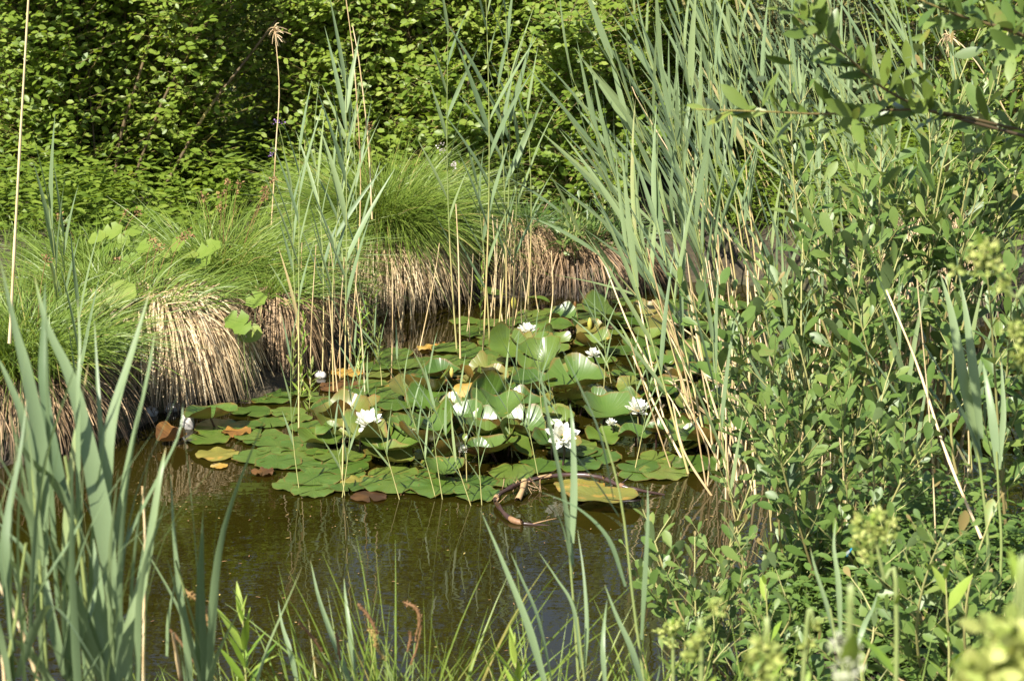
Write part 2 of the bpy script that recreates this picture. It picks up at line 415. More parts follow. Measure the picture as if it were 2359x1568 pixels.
def pond_sd(x, y):                       # > 0 outside the water, metres
    x = np.asarray(x, float).ravel(); y = np.asarray(y, float).ravel()
    d2 = np.full(x.shape, 1e9); inside = np.zeros(x.shape, bool)
    n = len(POND)
    for i in range(n):
        ax, ay = POND[i]; bx, by = POND[(i + 1) % n]
        ex, ey = bx - ax, by - ay
        t = np.clip(((x - ax) * ex + (y - ay) * ey) / (ex * ex + ey * ey), 0, 1)
        d2 = np.minimum(d2, (x - ax - t * ex) ** 2 + (y - ay - t * ey) ** 2)
        c = ((ay > y) != (by > y)) & (x < ex * (y - ay) / (ey if abs(ey) > 1e-12 else 1e-12) + ax)
        inside ^= c
    return np.where(inside, -1, 1) * np.sqrt(d2)

def ground_h(x, y):
    sh = np.shape(x)
    x = np.asarray(x, float).ravel(); y = np.asarray(y, float).ravel()
    d = pond_sd(x, y)
    up = .16 * (1 - np.exp(-np.clip(d, 0, None) / .30)) + .10 * (1 - np.exp(-np.clip(d, 0, None) / 1.8))
    dn = -.45 * (1 - np.exp(np.clip(d, None, 0) / .25))
    h = np.where(d > 0, up, dn)
    h = h + .018 * np.sin(x * 7.1 + 1.3 * np.sin(y * 4.3)) * np.sin(y * 6.3 + .7) + .010 * np.sin(x * 19 + y * 13)
    h = h + np.clip(y - 11, 0, 60) * .028
    return h.reshape(sh)

def axis(lo, hi, step, far, grow=1.35):
    a = list(np.arange(lo, hi + 1e-6, step)); s_ = step; v = hi
    while v < far: s_ *= grow; v += s_; a.append(v)
    s_ = step; v = lo
    while v > -far: s_ *= grow; v -= s_; a.insert(0, v)
    return np.array(a)

gx, gy = axis(-5.5, 5.5, .07, 400), axis(0.0, 15.0, .07, 400)
XX, YY = np.meshgrid(gx, gy, indexing='ij')
ZZ = ground_h(XX, YY)
gm = MB()
i, j = np.meshgrid(np.arange(len(gx) - 1), np.arange(len(gy) - 1), indexing='ij')
ny = len(gy)
gm.add(np.stack([XX, YY, ZZ], -1), 0.5, quads=np.stack([i * ny + j, (i + 1) * ny + j, (i + 1) * ny + j + 1, i * ny + j + 1], -1).reshape(-1, 4))
tag(gm.build("ground", M['ground']), kind="structure")

wm = MB()
x0, x1, y0, y1 = POND[:, 0].min() - .4, POND[:, 0].max() + .4, POND[:, 1].min() - .4, POND[:, 1].max() + .4
wm.add([(x0, y0, 0), (x1, y0, 0), (x1, y1, 0), (x0, y1, 0)], .5, quads=[(0, 1, 2, 3)])
tag(wm.build("pond_water", M['water'], smooth=False), kind="structure")

def gz(x, y): return float(ground_h(np.array([x]), np.array([y]))[0])
def base_at(px, Y):                      # a point on the ground (or pond bed surface) in column px
    x = GX(px, Y)
    return np.array([x, Y, max(gz(x, Y), -.06)])

# ------------------------------------------------------------------ shrubs behind the pond
def make_shrub(label, px, Y, H, spread, nstem, nleaf, mat, leafL=.046, leafW=.029, seed=0, group=None, lean=(0, 0), name="willow_shrub",
               tpl=LT_BUSH, low=.03, twigL=.36, stem_r=.0068, tintm=.45):
    rg = np.random.default_rng(seed)
    b = base_at(px, Y)
    root = thing(name, label, "shrub", group, b)
    K = 9
    t = np.linspace(0, 1, K)
    az = rg.uniform(0, 2 * pi, nstem) + np.arange(nstem) * 2.4
    out = spread * np.sqrt(rg.uniform(.08, 1, nstem))
    hh = H * rg.uniform(.72, 1.05, nstem) * (1 - .25 * (out / spread) ** 2)
    start = np.stack([np.cos(az), np.sin(az), 0 * az], -1) * (spread * .12)
    tip = np.stack([np.cos(az) * out + lean[0] * hh, np.sin(az) * out + lean[1] * hh, hh], -1)
    P = start[:, None] + (tip - start)[:, None] * t[None, :, None]
    wob = rg.normal(0, .03, (nstem, 2, 3)); wob[..., 2] = 0
    P = P + wob[:, :1] * np.sin(t * pi)[None, :, None] + wob[:, 1:] * np.sin(t * 2 * pi)[None, :, None]
    P[:, :, 2] += (.12 * H * np.sin(t * pi))[None] * (out / spread)[:, None]
    R = stem_r * rg.uniform(.7, 1.25, nstem)[:, None] * (1.05 - .85 * t)[None]
    # twigs along the stems
    ntw = max(4, int(nleaf / nstem / 9))
    fol = MB()
    for s in range(nstem):
        m = MB()
        tubes(m, P[s:s + 1], R[s:s + 1], rg.uniform(.05, .8), 5)
        ts = low + (1 - low) * rg.uniform(0, 1, ntw) ** 1.25
        f = ts * (K - 1); i0 = np.minimum(f.astype(int), K - 2); fr = (f - i0)[:, None]
        p0 = P[s, i0] * (1 - fr) + P[s, i0 + 1] * fr
        a2 = rg.uniform(0, 2 * pi, ntw)
        od = np.stack([np.cos(a2), np.sin(a2), rg.uniform(-.15, .75, ntw)], -1)
        od = nrm(od + .45 * nrm(tip[s] * np.array([1, 1, 0]) + 1e-6)[None])
        tl = twigL * rg.uniform(.45, 1.15, ntw) * (1.1 - .55 * ts)
        kk = np.linspace(0, 1, 4)
        TP = p0[:, None] + tl[:, None, None] * (od[:, None] * kk[None, :, None] + np.array([0, 0, .18])[None, None] * (kk ** 2)[None, :, None])
        tubes(m, TP, (.0026 * (1.1 - .8 * kk))[None], rg.uniform(.2, 1, ntw), 3)
        m.build("stem", M['bark'], root)
        nl = 9
        u = np.linspace(.18, 1.0, nl)[None] + rg.uniform(-.05, .05, (ntw, nl))
        lp = p0[:, None] + tl[:, None, None] * (od[:, None] * u[..., None] + np.array([0, 0, .18]) * (u ** 2)[..., None])
        sidev = nrm(np.cross(od, np.array([0, 0, 1.0])[None] + rg.normal(0, .3, (ntw, 3))))
        sg = np.where(np.arange(nl) % 2 == 0, 1, -1)
        ld = od[:, None] * rg.uniform(.2, .8, (ntw, nl, 1)) + sidev[:, None] * sg[None, :, None] + rg.normal(0, .28, (ntw, nl, 3))
        ln = np.array([0, 0, 1.0]) + rg.normal(0, .40, (ntw, nl, 3)) + .95 * np.array([-.40, -.70, 0])
        sc = rg.uniform(.6, 1.15, (ntw, nl)) * (1.1 - .3 * u)
        tw = np.clip(rg.normal(tintm, .16, (ntw, 1)) + rg.normal(0, .14, (ntw, nl)), 0, 1)
        leaves(fol, lp.reshape(-1, 3), ld.reshape(-1, 3), nrm(ln.reshape(-1, 3)), (leafL * sc).ravel(), (leafW * sc).ravel(), tpl, tw.ravel(), .12)
    fol.build("foliage", mat, root)
    return root

ROW1 = [  # label, px, Y, H, spread, stems, leaves, seed, lean, tint
    ("dark leafy willow shrub behind the tall pale dry reed stalk at the bank's end", 20, 10.0, 1.95, .62, 8, 5600, 1, (.05, 0), .38),
    ("willow shrub with two straight dark upright stems, behind the sedge bank", 215, 9.9, 2.0, .55, 7, 5600, 2, (.0, 0), .40),
    ("willow shrub with slanting olive stems leaning toward the plumed dry reed", 380, 10.1, 2.0, .62, 9, 5200, 3, (.22, 0), .45),
    ("loose willow shrub directly behind the dry reed with the seed plume", 615, 10.7, 1.9, .55, 7, 3600, 4, (.10, 0), .55),
    ("dense dark shrub behind the pair of thin leaning dry stalks", 800, 10.2, 2.0, .58, 8, 5600, 5, (.05, 0), .42),
    ("bright round leaved shrub behind the domed green sedge tussock", 960, 9.95, 1.85, .55, 8, 5600, 6, (-.03, 0), .55),
    ("leafy shrub behind the upright green reeds standing among the lily pads", 1130, 10.2, 1.9, .55, 8, 5400, 7, (.0, 0), .50),
    ("shrub overhanging the dark hollow behind the shaded straw tussock", 1300, 9.95, 1.7, .55, 8, 5000, 8, (.05, 0), .45),
    ("yellow green shrub behind the swept fan of leaning reed leaves", 1480, 10.5, 1.6, .55, 7, 4600, 9, (.0, 0), .55),
]
FRONT_STEMS = {1: [([(187, -60), (185, 0), (180, 204), (177, 345), (180, 440)], .0085, .02), ([(200, -60), (200, 0), (204, 170), (218, 340), (225, 440)], .0075, .08)],
    2: [([(420, -60), (391, 0), (340, 116), (306, 221), (279, 310), (262, 430)], .0105, .75), ([(540, -60), (503, 7), (425, 143), (374, 235), (320, 381), (300, 450)], .0095, .7)],
    3: [([(710, -60), (670, 3), (558, 150), (476, 258), (408, 378), (370, 450)], .0105, .9)], 5: [([(985, -20), (1010, 30), (1060, 100), (1080, 200)], .008, .3)]}
for idx, (lb, px, Y, H, sp, ns, nl, sd, ln, tm) in enumerate(ROW1):
    sh_ = make_shrub(lb, px, Y, H * .74, sp, ns, int(nl * 2.4), M['bush'], seed=sd, lean=ln, tintm=tm, group="shrubs along the far bank")
    for pts_, r_, t_ in FRONT_STEMS.get(idx, ()):
        m_ = MB(); tubes(m_, smooth_path(np.array([D(a, b, 9.72 + .0002 * (440 - b)) for a, b in pts_]) - np.array(sh_.location), 16)[None], (r_ * .72 * np.linspace(.7, 1.15, 16))[None], np.clip(t_ * .45 + np.random.default_rng(idx).normal(0, .15, 16), 0, 1)[None], 7)
        m_.build("stem", M['bark'], sh_)
ROW1B = [
    ("greyish shrub behind the thick of the green reed bed, next to the yellow green one", 1680, 10.9, 1.7, .6, 7, 3800, 11, .5),
    ("greyish shrub behind the overhanging willow branch and the reed bed", 1930, 11.0, 1.8, .6, 7, 3600, 12, .5),
    ("shrub behind the reeds with the drooping pale seed plume", 2170, 10.8, 1.9, .6, 7, 3800, 13, .45),
    ("shrub behind the silvery leaved willow branch at the frame's edge", 2400, 10.7, 1.9, .6, 7, 3600, 14, .4),
]
for (lb, px, Y, H, sp, ns, nl, sd, tm) in ROW1B:
    make_shrub(lb, px, Y, H, sp, ns, nl, M['bush_grey'] if px < 2100 else M['bush'], seed=sd, tintm=tm, group="shrubs along the far bank")
SECOND = ["second row shrub showing over the dark willow shrub by the tall dry stalk", "second row shrub filling the gap above the slanting olive stems",
          "sunlit second row shrub behind the plumed dry reed's shrub", "second row shrub peeping over the dense dark shrub",
          "second row shrub above the bright round leaved one", "second row shrub above the hollow and the straw tussock",
          "second row shrub over the swept reed leaves", "second row shrub deep behind the green reed bed", "second row shrub far behind the overhanging willow branch"]
for k, lb in enumerate(SECOND):
    px = -60 + k * 305
    make_shrub(lb, px, 12.2 + .4 * ((k * 7) % 3), 4.5 - (1.9 if k == 5 else .8 if k == 4 else 0), .95, 9, 9500, M['bush_far'] if k < 6 else M['bush_grey'], .054, .034, seed=40 + k,
               tintm=.6, group="shrubs of the second row", twigL=.5, low=.05)
for k in range(8):
    px = -150 + k * 390
    make_shrub("tall sunlit shrub of the hindmost row, seen only through gaps between nearer shrubs", px, 16.2 + .7 * (k % 2), 5.6 - (2.6 if k == 4 else 0), 1.5, 8, 5200, M['bush_far'], .075, .048,
               seed=70 + k, tintm=.72, group="shrubs of the hindmost row", twigL=.7, low=.03)

make_shrub("low dark bush hanging over the shaded straw tussock at the back of the channel", 1370, 9.45, .75, .42, 7, 2600, M['bush'], seed=91, tintm=.25, low=.1, twigL=.3, group="low bushes over the channel's end")  # leaf tint lowered to stand in for the hollow's shade
make_shrub("low leafy bush squeezed between the dome and the channel reeds", 1075, 9.5, .70, .36, 6, 2200, M['bush'], seed=92, tintm=.3, low=.1, twigL=.28, group="low bushes over the channel's end")

# ------------------------------------------------------------------ uncountable ground cover
def scatter(rg, n, xr, yr, cond):
    x = rg.uniform(*xr, n); y = rg.uniform(*yr, n)
    k = cond(x, y, pond_sd(x, y))
    return x[k], y[k]

def grass_field(name, rg, x, y, Lr, Wd, mat, tintm, lean=(0, 0), bendk=.5, S_=3):
    n = len(x); z = ground_h(x, y)
    d = nrm(np.stack([rg.normal(lean[0], .30, n), rg.normal(lean[1], .30, n), np.ones(n)], -1))
    L = rg.uniform(*Lr, n)
    az = rg.uniform(0, 2 * pi, n)
    bend = np.stack([np.cos(az) * bendk + lean[0], np.sin(az) * bendk + lean[1], -rg.uniform(.1, .55, n)], -1) * .6
    nn = nrm(np.stack([rg.normal(0, 1, n), -np.abs(rg.normal(.7, .5, n)), rg.uniform(.1, .6, n)], -1))
    m = MB()
    blades(m, np.stack([x, y, z - .01], -1), d, L, Wd * rg.uniform(.6, 1.3, n), bend, nn, np.clip(rg.normal(tintm, .2, n), 0, 1), S_)
    return tag(m.build(name, mat), {"bank_grass": "short green grass on the far bank", "meadow_grass": "tall pale grass beyond the first shrubs", "near_bank_grass": "short green grass on the near bank"}[name], None, None, "stuff")

rg = np.random.default_rng(5)
x, y = scatter(rg, 15000, (-4.2, 4.0), (7.2, 11.4), lambda x, y, d: (d > .12) & (x < 3.6) & ((x < -.35) | (x > .75)))
grass_field("bank_grass", rg, x, y, (.06, .20), .005, M['sedge'], .42)
x, y = scatter(rg, 16000, (-7, 7), (11.4, 19), lambda x, y, d: d > .1)
grass_field("meadow_grass", rg, x, y, (.25, .6), .010, M['sedge'], .75)
x, y = scatter(rg, 5000, (-1.6, 2.4), (3.2, 5.6), lambda x, y, d: (d > .05) & (y > 3.4))
grass_field("near_bank_grass", rg, x, y, (.08, .26), .005, M['sedge'], .5)

def undergrowth(rg, n, xr, yr, hmax, cond, mat, name="undergrowth", k_=1.0, txt="leafy low herbs covering the ground under the shrubs"):
    x, y = scatter(rg, n, xr, yr, cond)
    n = len(x); z = ground_h(x, y)
    m = MB()
    h = hmax * rg.uniform(.25, 1.15, n) * (.62 + .38 * np.sin(x * 4.3 + 1) * np.sin(y * 3.3))
    K = 7
    for k in range(K):
        f = (k + .6) / K
        p = np.stack([x + rg.normal(0, .03, n), y + rg.normal(0, .03, n), z + h * f], -1)
        a = k * 2.4 + rg.uniform(0, 6.28, n)
        for q in (0, pi):
            d = np.stack([np.cos(a + q), np.sin(a + q), rg.uniform(-.2, .5, n)], -1)
            leaves(m, p, d, nrm(np.stack([rg.normal(0, .35, n), rg.normal(-.25, .35, n), np.ones(n)], -1)), .055 * k_ * rg.uniform(.6, 1.2, n), .022 * k_ * rg.uniform(.7, 1.2, n), LT_BUSH, np.clip(rg.normal(.34, .2, n), 0, 1), .15)  # low leaf tint paints in the shade beneath the shrubs
    return tag(m.build(name, mat), txt, None, None, "stuff")
undergrowth(np.random.default_rng(6), 5200, (-3.8, 3.4), (8.7, 11.6), .40, lambda x, y, d: (d > .5) & ((y > 9.25) | (x < -1.25)) & ((x < -.15) | (x > .9) | (y > 10.4)), M['bush'])
undergrowth(np.random.default_rng(16), 3200, (.5, 2.4), (3.2, 5.3), .26, lambda x, y, d: d > .03, M['willow'], "near_undergrowth", .7, "low leafy growth covering the ground under the near willow bushes")

# ------------------------------------------------------------------ sedge tussocks
def tussock(label, px, Y, r, hs, straw_n, green_n, gL, lean=(0, 0), comb=(0, 0), seed=0, straw='straw', green='sedge', squash=1.0, seedheads=0,
            strawW=.0056, base_z=0.0, green_tint=.5, top=.46, straw_tint=.62, gW=.0042, droop=.55):
    rg = np.random.default_rng(seed)
    x = GX(px, Y); b = np.array([x, Y, base_z])
    root = thing("sedge_tussock", label, "grass tussock", "sedge tussocks along the bank", b)
    # earthy root mound
    m = MB(); A, K = 22, 7
    an = np.arange(A) * 2 * pi / A
    vs = []
    for k in range(K):
        f = k / (K - 1)
        rr = r * (.92 - .42 * f ** 2) * (1 if k < K - 1 else .02)
        jit = 1 + .12 * np.sin(an * 3 + seed) + .06 * rg.normal(0, 1, A)
        vs.append(np.stack([np.cos(an) * rr * jit, np.sin(an) * rr * jit * squash, np.full(A, -.06 + (hs + .05) * f)], -1))
    k, s_ = np.meshgrid(np.arange(K - 1), np.arange(A), indexing='ij')
    m.add(np.array(vs), .3, quads=np.stack([k * A + s_, k * A + (s_ + 1) % A, (k + 1) * A + (s_ + 1) % A, (k + 1) * A + s_], -1).reshape(-1, 4))
    m.build("root_mound", M['ground'], root)
    # hanging dead straw
    n = straw_n
    az = rg.uniform(0, 2 * pi, n)
    rr = r * np.sqrt(rg.uniform(.05, 1, n)) * top
    p0 = np.stack([np.cos(az) * rr, np.sin(az) * rr * squash, hs * rg.uniform(.72, 1.06, n) * (1 - .25 * (rr / r) ** 2)], -1)
    o = nrm(np.stack([np.cos(az) + rg.normal(0, .36, n) + comb[0], (np.sin(az) + rg.normal(0, .36, n) + comb[1]) * squash, np.zeros(n)], -1))
    outk = rg.uniform(.75, 1.25, n)
    L = p0[:, 2] * np.where(rg.uniform(0, 1, n) < .3, rg.uniform(.25, .7, n), rg.uniform(.75, 1.3, n)) + .02
    d = o * (1.35 * outk * (r * .62 / np.maximum(L, .1)))[:, None] + np.array([0, 0, .28]) * rg.uniform(.2, 1.6, n)[:, None]
    bend = np.zeros((n, 3)); bend[:, 2] = -(d[:, 2] + rg.uniform(.78, 1.0, n))
    bend += -o * (.42 * outk * (r * .62 / np.maximum(L, .1)))[:, None] + rg.normal(0, .09, (n, 3)) * np.array([1, 1, .6])
    nn = nrm(np.stack([np.cos(az), np.sin(az), .5 + 0 * az], -1) + rg.normal(0, .35, (n, 3)))
    m = MB()
    ti = np.clip(rg.normal(straw_tint, .24, n), 0, 1)
    blades(m, p0, d, L, strawW * rg.uniform(.5, 1.25, n), bend, nn, ti, 6, prof='straw')
    k = n // 6
    i = rg.integers(0, n, k); u = rg.uniform(.15, .9, k)
    pm = p0[i] + L[i, None] * (d[i] * u[:, None] + bend[i] * (u ** 2)[:, None]) + nn[i] * .006
    dm = nrm(d[i] + 2 * bend[i] * u[:, None] + rg.normal(0, .75, (k, 3)))
    blades(m, pm, dm, rg.uniform(.04, .14, k), strawW * rg.uniform(.4, 1.1, k), rg.normal(0, .18, (k, 3)) - [0, 0, .2], nrm(nn[i] + rg.normal(0, .4, (k, 3))), np.clip(rg.normal(straw_tint - .22, .28, k), 0, 1), 4, prof='straw')
    m.build("dead_straw", M[straw], root)
    # living blades
    n = green_n
    az = rg.uniform(0, 2 * pi, n)
    rr = r * .62 * np.sqrt(rg.uniform(0, 1, n))
    p0 = np.stack([np.cos(az) * rr, np.sin(az) * rr * squash, hs * (1 - .3 * (rr / r) ** 2) + 0 * az], -1)
    d = nrm(np.stack([np.cos(az) * rr / r * 1.15 + rg.normal(lean[0], .22, n), np.sin(az) * rr / r * 1.15 + rg.normal(lean[1], .22, n), np.ones(n)], -1))
    L = gL * rg.uniform(.55, 1.15, n)
    h = nrm(d * np.array([1, 1, 0]) + 1e-6)
    bend = h * rg.uniform(.15, .55, n)[:, None] + np.array([lean[0] * .35, lean[1] * .35, 0]) + np.stack([0 * az, 0 * az, -rg.uniform(.15, .35 + droop, n)], -1)
    nn = nrm(np.stack([rg.normal(0, .8, n), -np.abs(rg.normal(.6, .4, n)), rg.uniform(.3, 1, n)], -1))
    m = MB()
    blades(m, p0, d, L, gW * rg.uniform(.6, 1.25, n), bend, nn, np.clip(rg.normal(green_tint, .2, n), 0, 1), 6)
    m.build("green_blades", M[green], root)
    for q in range(seedheads):
        a = rg.uniform(0, 2 * pi); hh = gL * rg.uniform(.75, 1.1)
        e = np.array([cos(a) * r * .5 + lean[0] * hh * 1.1 + rg.normal(0, .05), sin(a) * r * .4 - .05, hs + hh * .92])
        s0 = np.array([cos(a) * r * .2, sin(a) * r * .2, hs])
        m = MB()
        tubes(m, smooth_path([s0, (s0 + e) / 2 + np.array([0, 0, .04]), e], 6)[None], .0012, .6, 3)
        c = e[None] + rg.normal(0, .008, (26, 3))
        leaves(m, c, rg.normal(0, 1, (26, 3)), nrm(rg.normal(0, 1, (26, 3))), .012, .006, LT_BUSH, rg.uniform(.2, .7, 26))
        m.build("seed_head", M['brown_spike'], root)
    return root

tussock("big sedge tussock whose pale straw skirt hangs to the water beside the stones", 372, 7.33, .32, .34, 3800, 420, .20, (.30, .35), (.34, -.1), 1, seedheads=5, strawW=.0070, straw_tint=.70)
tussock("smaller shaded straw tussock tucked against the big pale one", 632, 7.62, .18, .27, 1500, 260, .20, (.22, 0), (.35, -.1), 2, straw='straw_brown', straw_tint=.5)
tussock("brown straw tussock with combed stems between the shaded one and the dome", 735, 8.05, .20, .19, 1300, 160, .14, (.18, 0), (.45, -.2), 3, straw='straw_brown', straw_tint=.38)
tussock("domed sedge tussock with long bright green blades arching over pale straw", 892, 8.80, .29, .28, 2600, 5600, .43, (.05, .04), (.1, -.2), 4, green_tint=.55, top=.78, droop=.75, seedheads=2)
tussock("dark straw tussock in shade at the back of the channel, behind the reeds", 1340, 9.05, .36, .19, 2600, 500, .20, (.05, -.05), (.5, -.1), 5, straw='straw_brown', green='sedge_dark', straw_tint=.30)  # straw and blades coloured darker in place of the shade falling here
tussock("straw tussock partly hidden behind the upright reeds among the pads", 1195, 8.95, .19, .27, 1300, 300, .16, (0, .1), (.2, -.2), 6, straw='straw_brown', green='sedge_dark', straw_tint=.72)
tussock("wide green sedge tussock on the bank above dark straw, behind the blurred reeds", 40, 6.85, .40, .24, 2000, 2400, .36, (-.02, -.05), (0, -.1), 7, straw='straw_brown', green_tint=.5, straw_tint=.45, seedheads=2)
tussock("tall green sedge tussock with brown seed heads rising behind the broad leaves", 540, 8.05, .30, .16, 500, 2200, .38, (.24, .08), (.1, 0), 8, base_z=.08, green_tint=.55, seedheads=8)
tussock("green sedge tussock under the dark willow shrub with upright stems", 230, 8.45, .40, .06, 200, 1300, .22, (.05, 0), (0, 0), 9, base_z=.14, green_tint=.42, seedheads=4)
tussock("low green sedge tussock between the broad leaves and the straw skirt", 215, 7.75, .28, .18, 400, 1400, .28, (-.05, .05), (0, 0), 10, base_z=.05, green_tint=.55)
tussock("upright dry straw clump standing beyond the willow stems", 2150, 8.45, .26, .42, 1500, 500, .45, (0, 0), (0, 0), 11, straw_tint=.6)

# ------------------------------------------------------------------ broad leaved herbs on the tussocks
def round_leaf(mb, c, n, d, R, tint, rg):
    A = 14
    an = np.linspace(.18, 2 * pi - .18, A)
    rr = R * (1 + .10 * np.sin(an * 7 + rg.uniform(0, 6))) * (1 - .12 * np.cos(an))
    n = n / np.linalg.norm(n); d = d - n * d.dot(n); d = d / np.linalg.norm(d); s_ = np.cross(n, d)
    ring = c + (-np.cos(an)[:, None] * d + np.sin(an)[:, None] * s_) * rr[:, None] + n * (np.cos(an * 2)[:, None] * R * .12)
    mid = c + (-np.cos(an)[:, None] * d + np.sin(an)[:, None] * s_) * rr[:, None] * .55 - n * R * .03
    V = np.vstack([[c], mid, ring])
    tr = [(0, 1 + i + 1, 1 + i) for i in range(A - 1)]
    qu = [(1 + i, 1 + i + 1, 1 + A + i + 1, 1 + A + i) for i in range(A - 1)]
    mb.add(V, tint, quads=qu, tris=tr)

def broad_herb(label, spots, Y, R, seed):
    rg = np.random.default_rng(seed)
    pts = [D(px, py, Y + rg.uniform(-.12, .12)) for px, py in spots]
    cx = np.mean(pts, 0); b = np.array([cx[0], cx[1], max(gz(cx[0], cx[1]), .02)])
    root = thing("broad_leaved_herb", label, "plant", "broad leaved herbs on the bank", b)
    for p in pts:
        p = p - b
        n = nrm(np.array([rg.normal(-.2, .25), -.55 + rg.normal(0, .2), .8]))
        m = MB(); round_leaf(m, p, n, np.array([rg.normal(0, .5), -.6, -.3]), R * rg.uniform(.75, 1.2), float(np.clip(rg.normal(.5, .2), 0, 1)), rg)
        lf = m.build("leaf", M['broad'], root)
        m = MB(); tubes(m, smooth_path([p - n * .002, p * np.array([.8, .8, .55]) - [0, 0, .02], np.array([p[0] * .4, p[1] * .4 + .03, -.02])], 6)[None], .0018, .3, 4)
        m.build("stalk", M['reed_stem'], lf)

broad_herb("patch of yellow green broad leaves above the big straw skirt", [(335, 565), (372, 590), (408, 560), (440, 585), (385, 620), (350, 640), (428, 625), (462, 602), (300, 600), (480, 570), (400, 655), (455, 650)], 7.75, .038, 1)
broad_herb("cluster of yellow green broad leaves nearest the dark willow shrub", [(225, 545), (258, 530), (290, 548), (240, 575), (275, 580), (310, 530)], 8.1, .038, 2)
broad_herb("single broad leaves hanging at the shaded end of the big straw skirt", [(560, 750), (545, 735), (588, 688), (575, 765)], 7.2, .042, 3)
broad_herb("low broad leaves in the grass beside the big straw skirt's pale side", [(250, 690), (275, 675), (235, 730), (262, 745), (215, 800), (240, 830), (200, 690)], 7.1, .045, 4)
broad_herb("broad leaves in the gap between the straw tussocks under the dome", [(640, 560), (660, 590), (700, 640)], 8.0, .042, 5)

# ------------------------------------------------------------------ lily pads
RB = None
def pad_mesh(R, rg, flat, bend=0.0, bax=0.0, wave=.05, tint=.5, notch=.16, cup=0.0):
    A = 40; rings = [0.0, .22, .45, .68, .86, 1.0]
    an = np.linspace(notch, 2 * pi - notch, A)
    ph = rg.uniform(0, 6.28, 4)
    outl = 1 + .035 * np.sin(an * 3 + ph[0]) + .022 * np.sin(an * 8 + ph[1]) + .012 * np.sin(an * 15 + ph[2])
    outl *= 1 - .10 * np.exp(-((np.minimum(an, 2 * pi - an) - notch) / .10) ** 2)
    vs = [np.zeros((1, 3))]
    k1, k2 = (rg.integers(4, 8), rg.integers(8, 13)) if flat else (rg.integers(2, 5), rg.integers(6, 9))
    for f in rings[1:]:
        r = R * f * outl
        x, y = np.cos(an) * r, np.sin(an) * r
        z = wave * R * f ** 3 * ((.6 if flat else .85) * np.sin(k1 * an + ph[3]) + (.4 if flat else .2) * np.sin(k2 * an + ph[1])) + cup * R * f ** 2
        q = x * cos(bax) + y * sin(bax)
        z = z + bend * q * q / R
        if not flat: z = z + .35 * wave * R * np.sin(2 * an + ph[2]) * f ** 2
        vs.append(np.stack([x, y, z], -1))
    V = np.vstack(vs)
    tr = [(0, 1 + i, 2 + i) for i in range(A - 1)]
    qu = []
    for k in range(len(rings) - 2):
        o = 1 + k * A
        for i in range(A - 1): qu.append((o + i, o + A + i, o + A + i + 1, o + i + 1))
    m = MB(); tt = np.full(len(V), tint); m.add(V, tt, quads=qu, tris=tr)
    return m

PADS = []
def lily_pad(p, R, rg, style, yaw=None, tilt=0, tiltdir=None, bend=0, bax=0, wave=.05, tint=None, mat='pad', cup=0, notch=None, label=None):
    tint = float(np.clip(rg.normal(.5, .2), 0, 1)) if tint is None else tint
    m = pad_mesh(R, rg, style == 'flat', bend, bax, wave, tint, rg.uniform(.03, .12) if notch is None else notch, cup)
    o = m.build("lily_pad", M[mat])
    ra = o.data.attributes.new("rim", 'FLOAT', 'POINT'); ra.data.foreach_set("value", np.repeat([0, .22, .45, .68, .86, 1.0], [1, 40, 40, 40, 40, 40]).astype(np.float32))
    td = rg.uniform(0, 2 * pi) if tiltdir is None else tiltdir
    ax = Vector((-sin(td), cos(td), 0))
    rot = Matrix.Rotation(tilt, 3, ax) @ Matrix.Rotation(rg.uniform(0, 2 * pi) if yaw is None else yaw, 3, 'Z')
    o.rotation_euler = rot.to_euler()
    o.location = p
    tag(o, label, "lily pad", "water lily pads on the pond")
    if style != 'flat' and p[2] > .03:
        st = MB()
        e = rot.inverted() @ (Vector((p[0] + rg.normal(0, .02), p[1] + .03, -.03)) - Vector(p))
        tubes(st, smooth_path([(0, 0, -.001), tuple(e * .5), tuple(e)], 5)[None], .0035, .4, 5)
        st.build("stalk", M['rhizome'], o)
    PADS.append((o, np.array(p), R, style, tilt, mat, bool(label)))
    return o

def in_poly(x, y, poly):
    c = False; n = len(poly)
    for i in range(n):
        ax, ay = poly[i]; bx, by = poly[(i + 1) % n]
        if (ay > y) != (by > y) and x < (bx - ax) * (y - ay) / (by - ay) + ax: c = not c
    return c

# hand placed pads: px, py, R, style, dict
rg = np.random.default_rng(77)
def hand(px, py, R, z=.006, **k):
    lay = k.pop('lay', 1)
    if lay and k.get('tilt', 0) > .25 and py > 700 and py < 1100 and px > 700 and k.get('mat') is None: k['tilt'] = min(k['tilt'], 1.0) * .32; k['cup'] = k.get('cup', 0) + .28; k['wave'] = .16; z *= .7; R *= .9
    elif k.get('tilt', 0) > .25 and k.get('mat') is None and k.get('tilt') < .8: k['tilt'] *= .35; k['cup'] = k.get('cup', 0) + .30; k['wave'] = .13
    st = k.pop('style', 'flat')
    p = W(px, py, z)
    return lily_pad(tuple(p), R * .88, rg, st, **k)

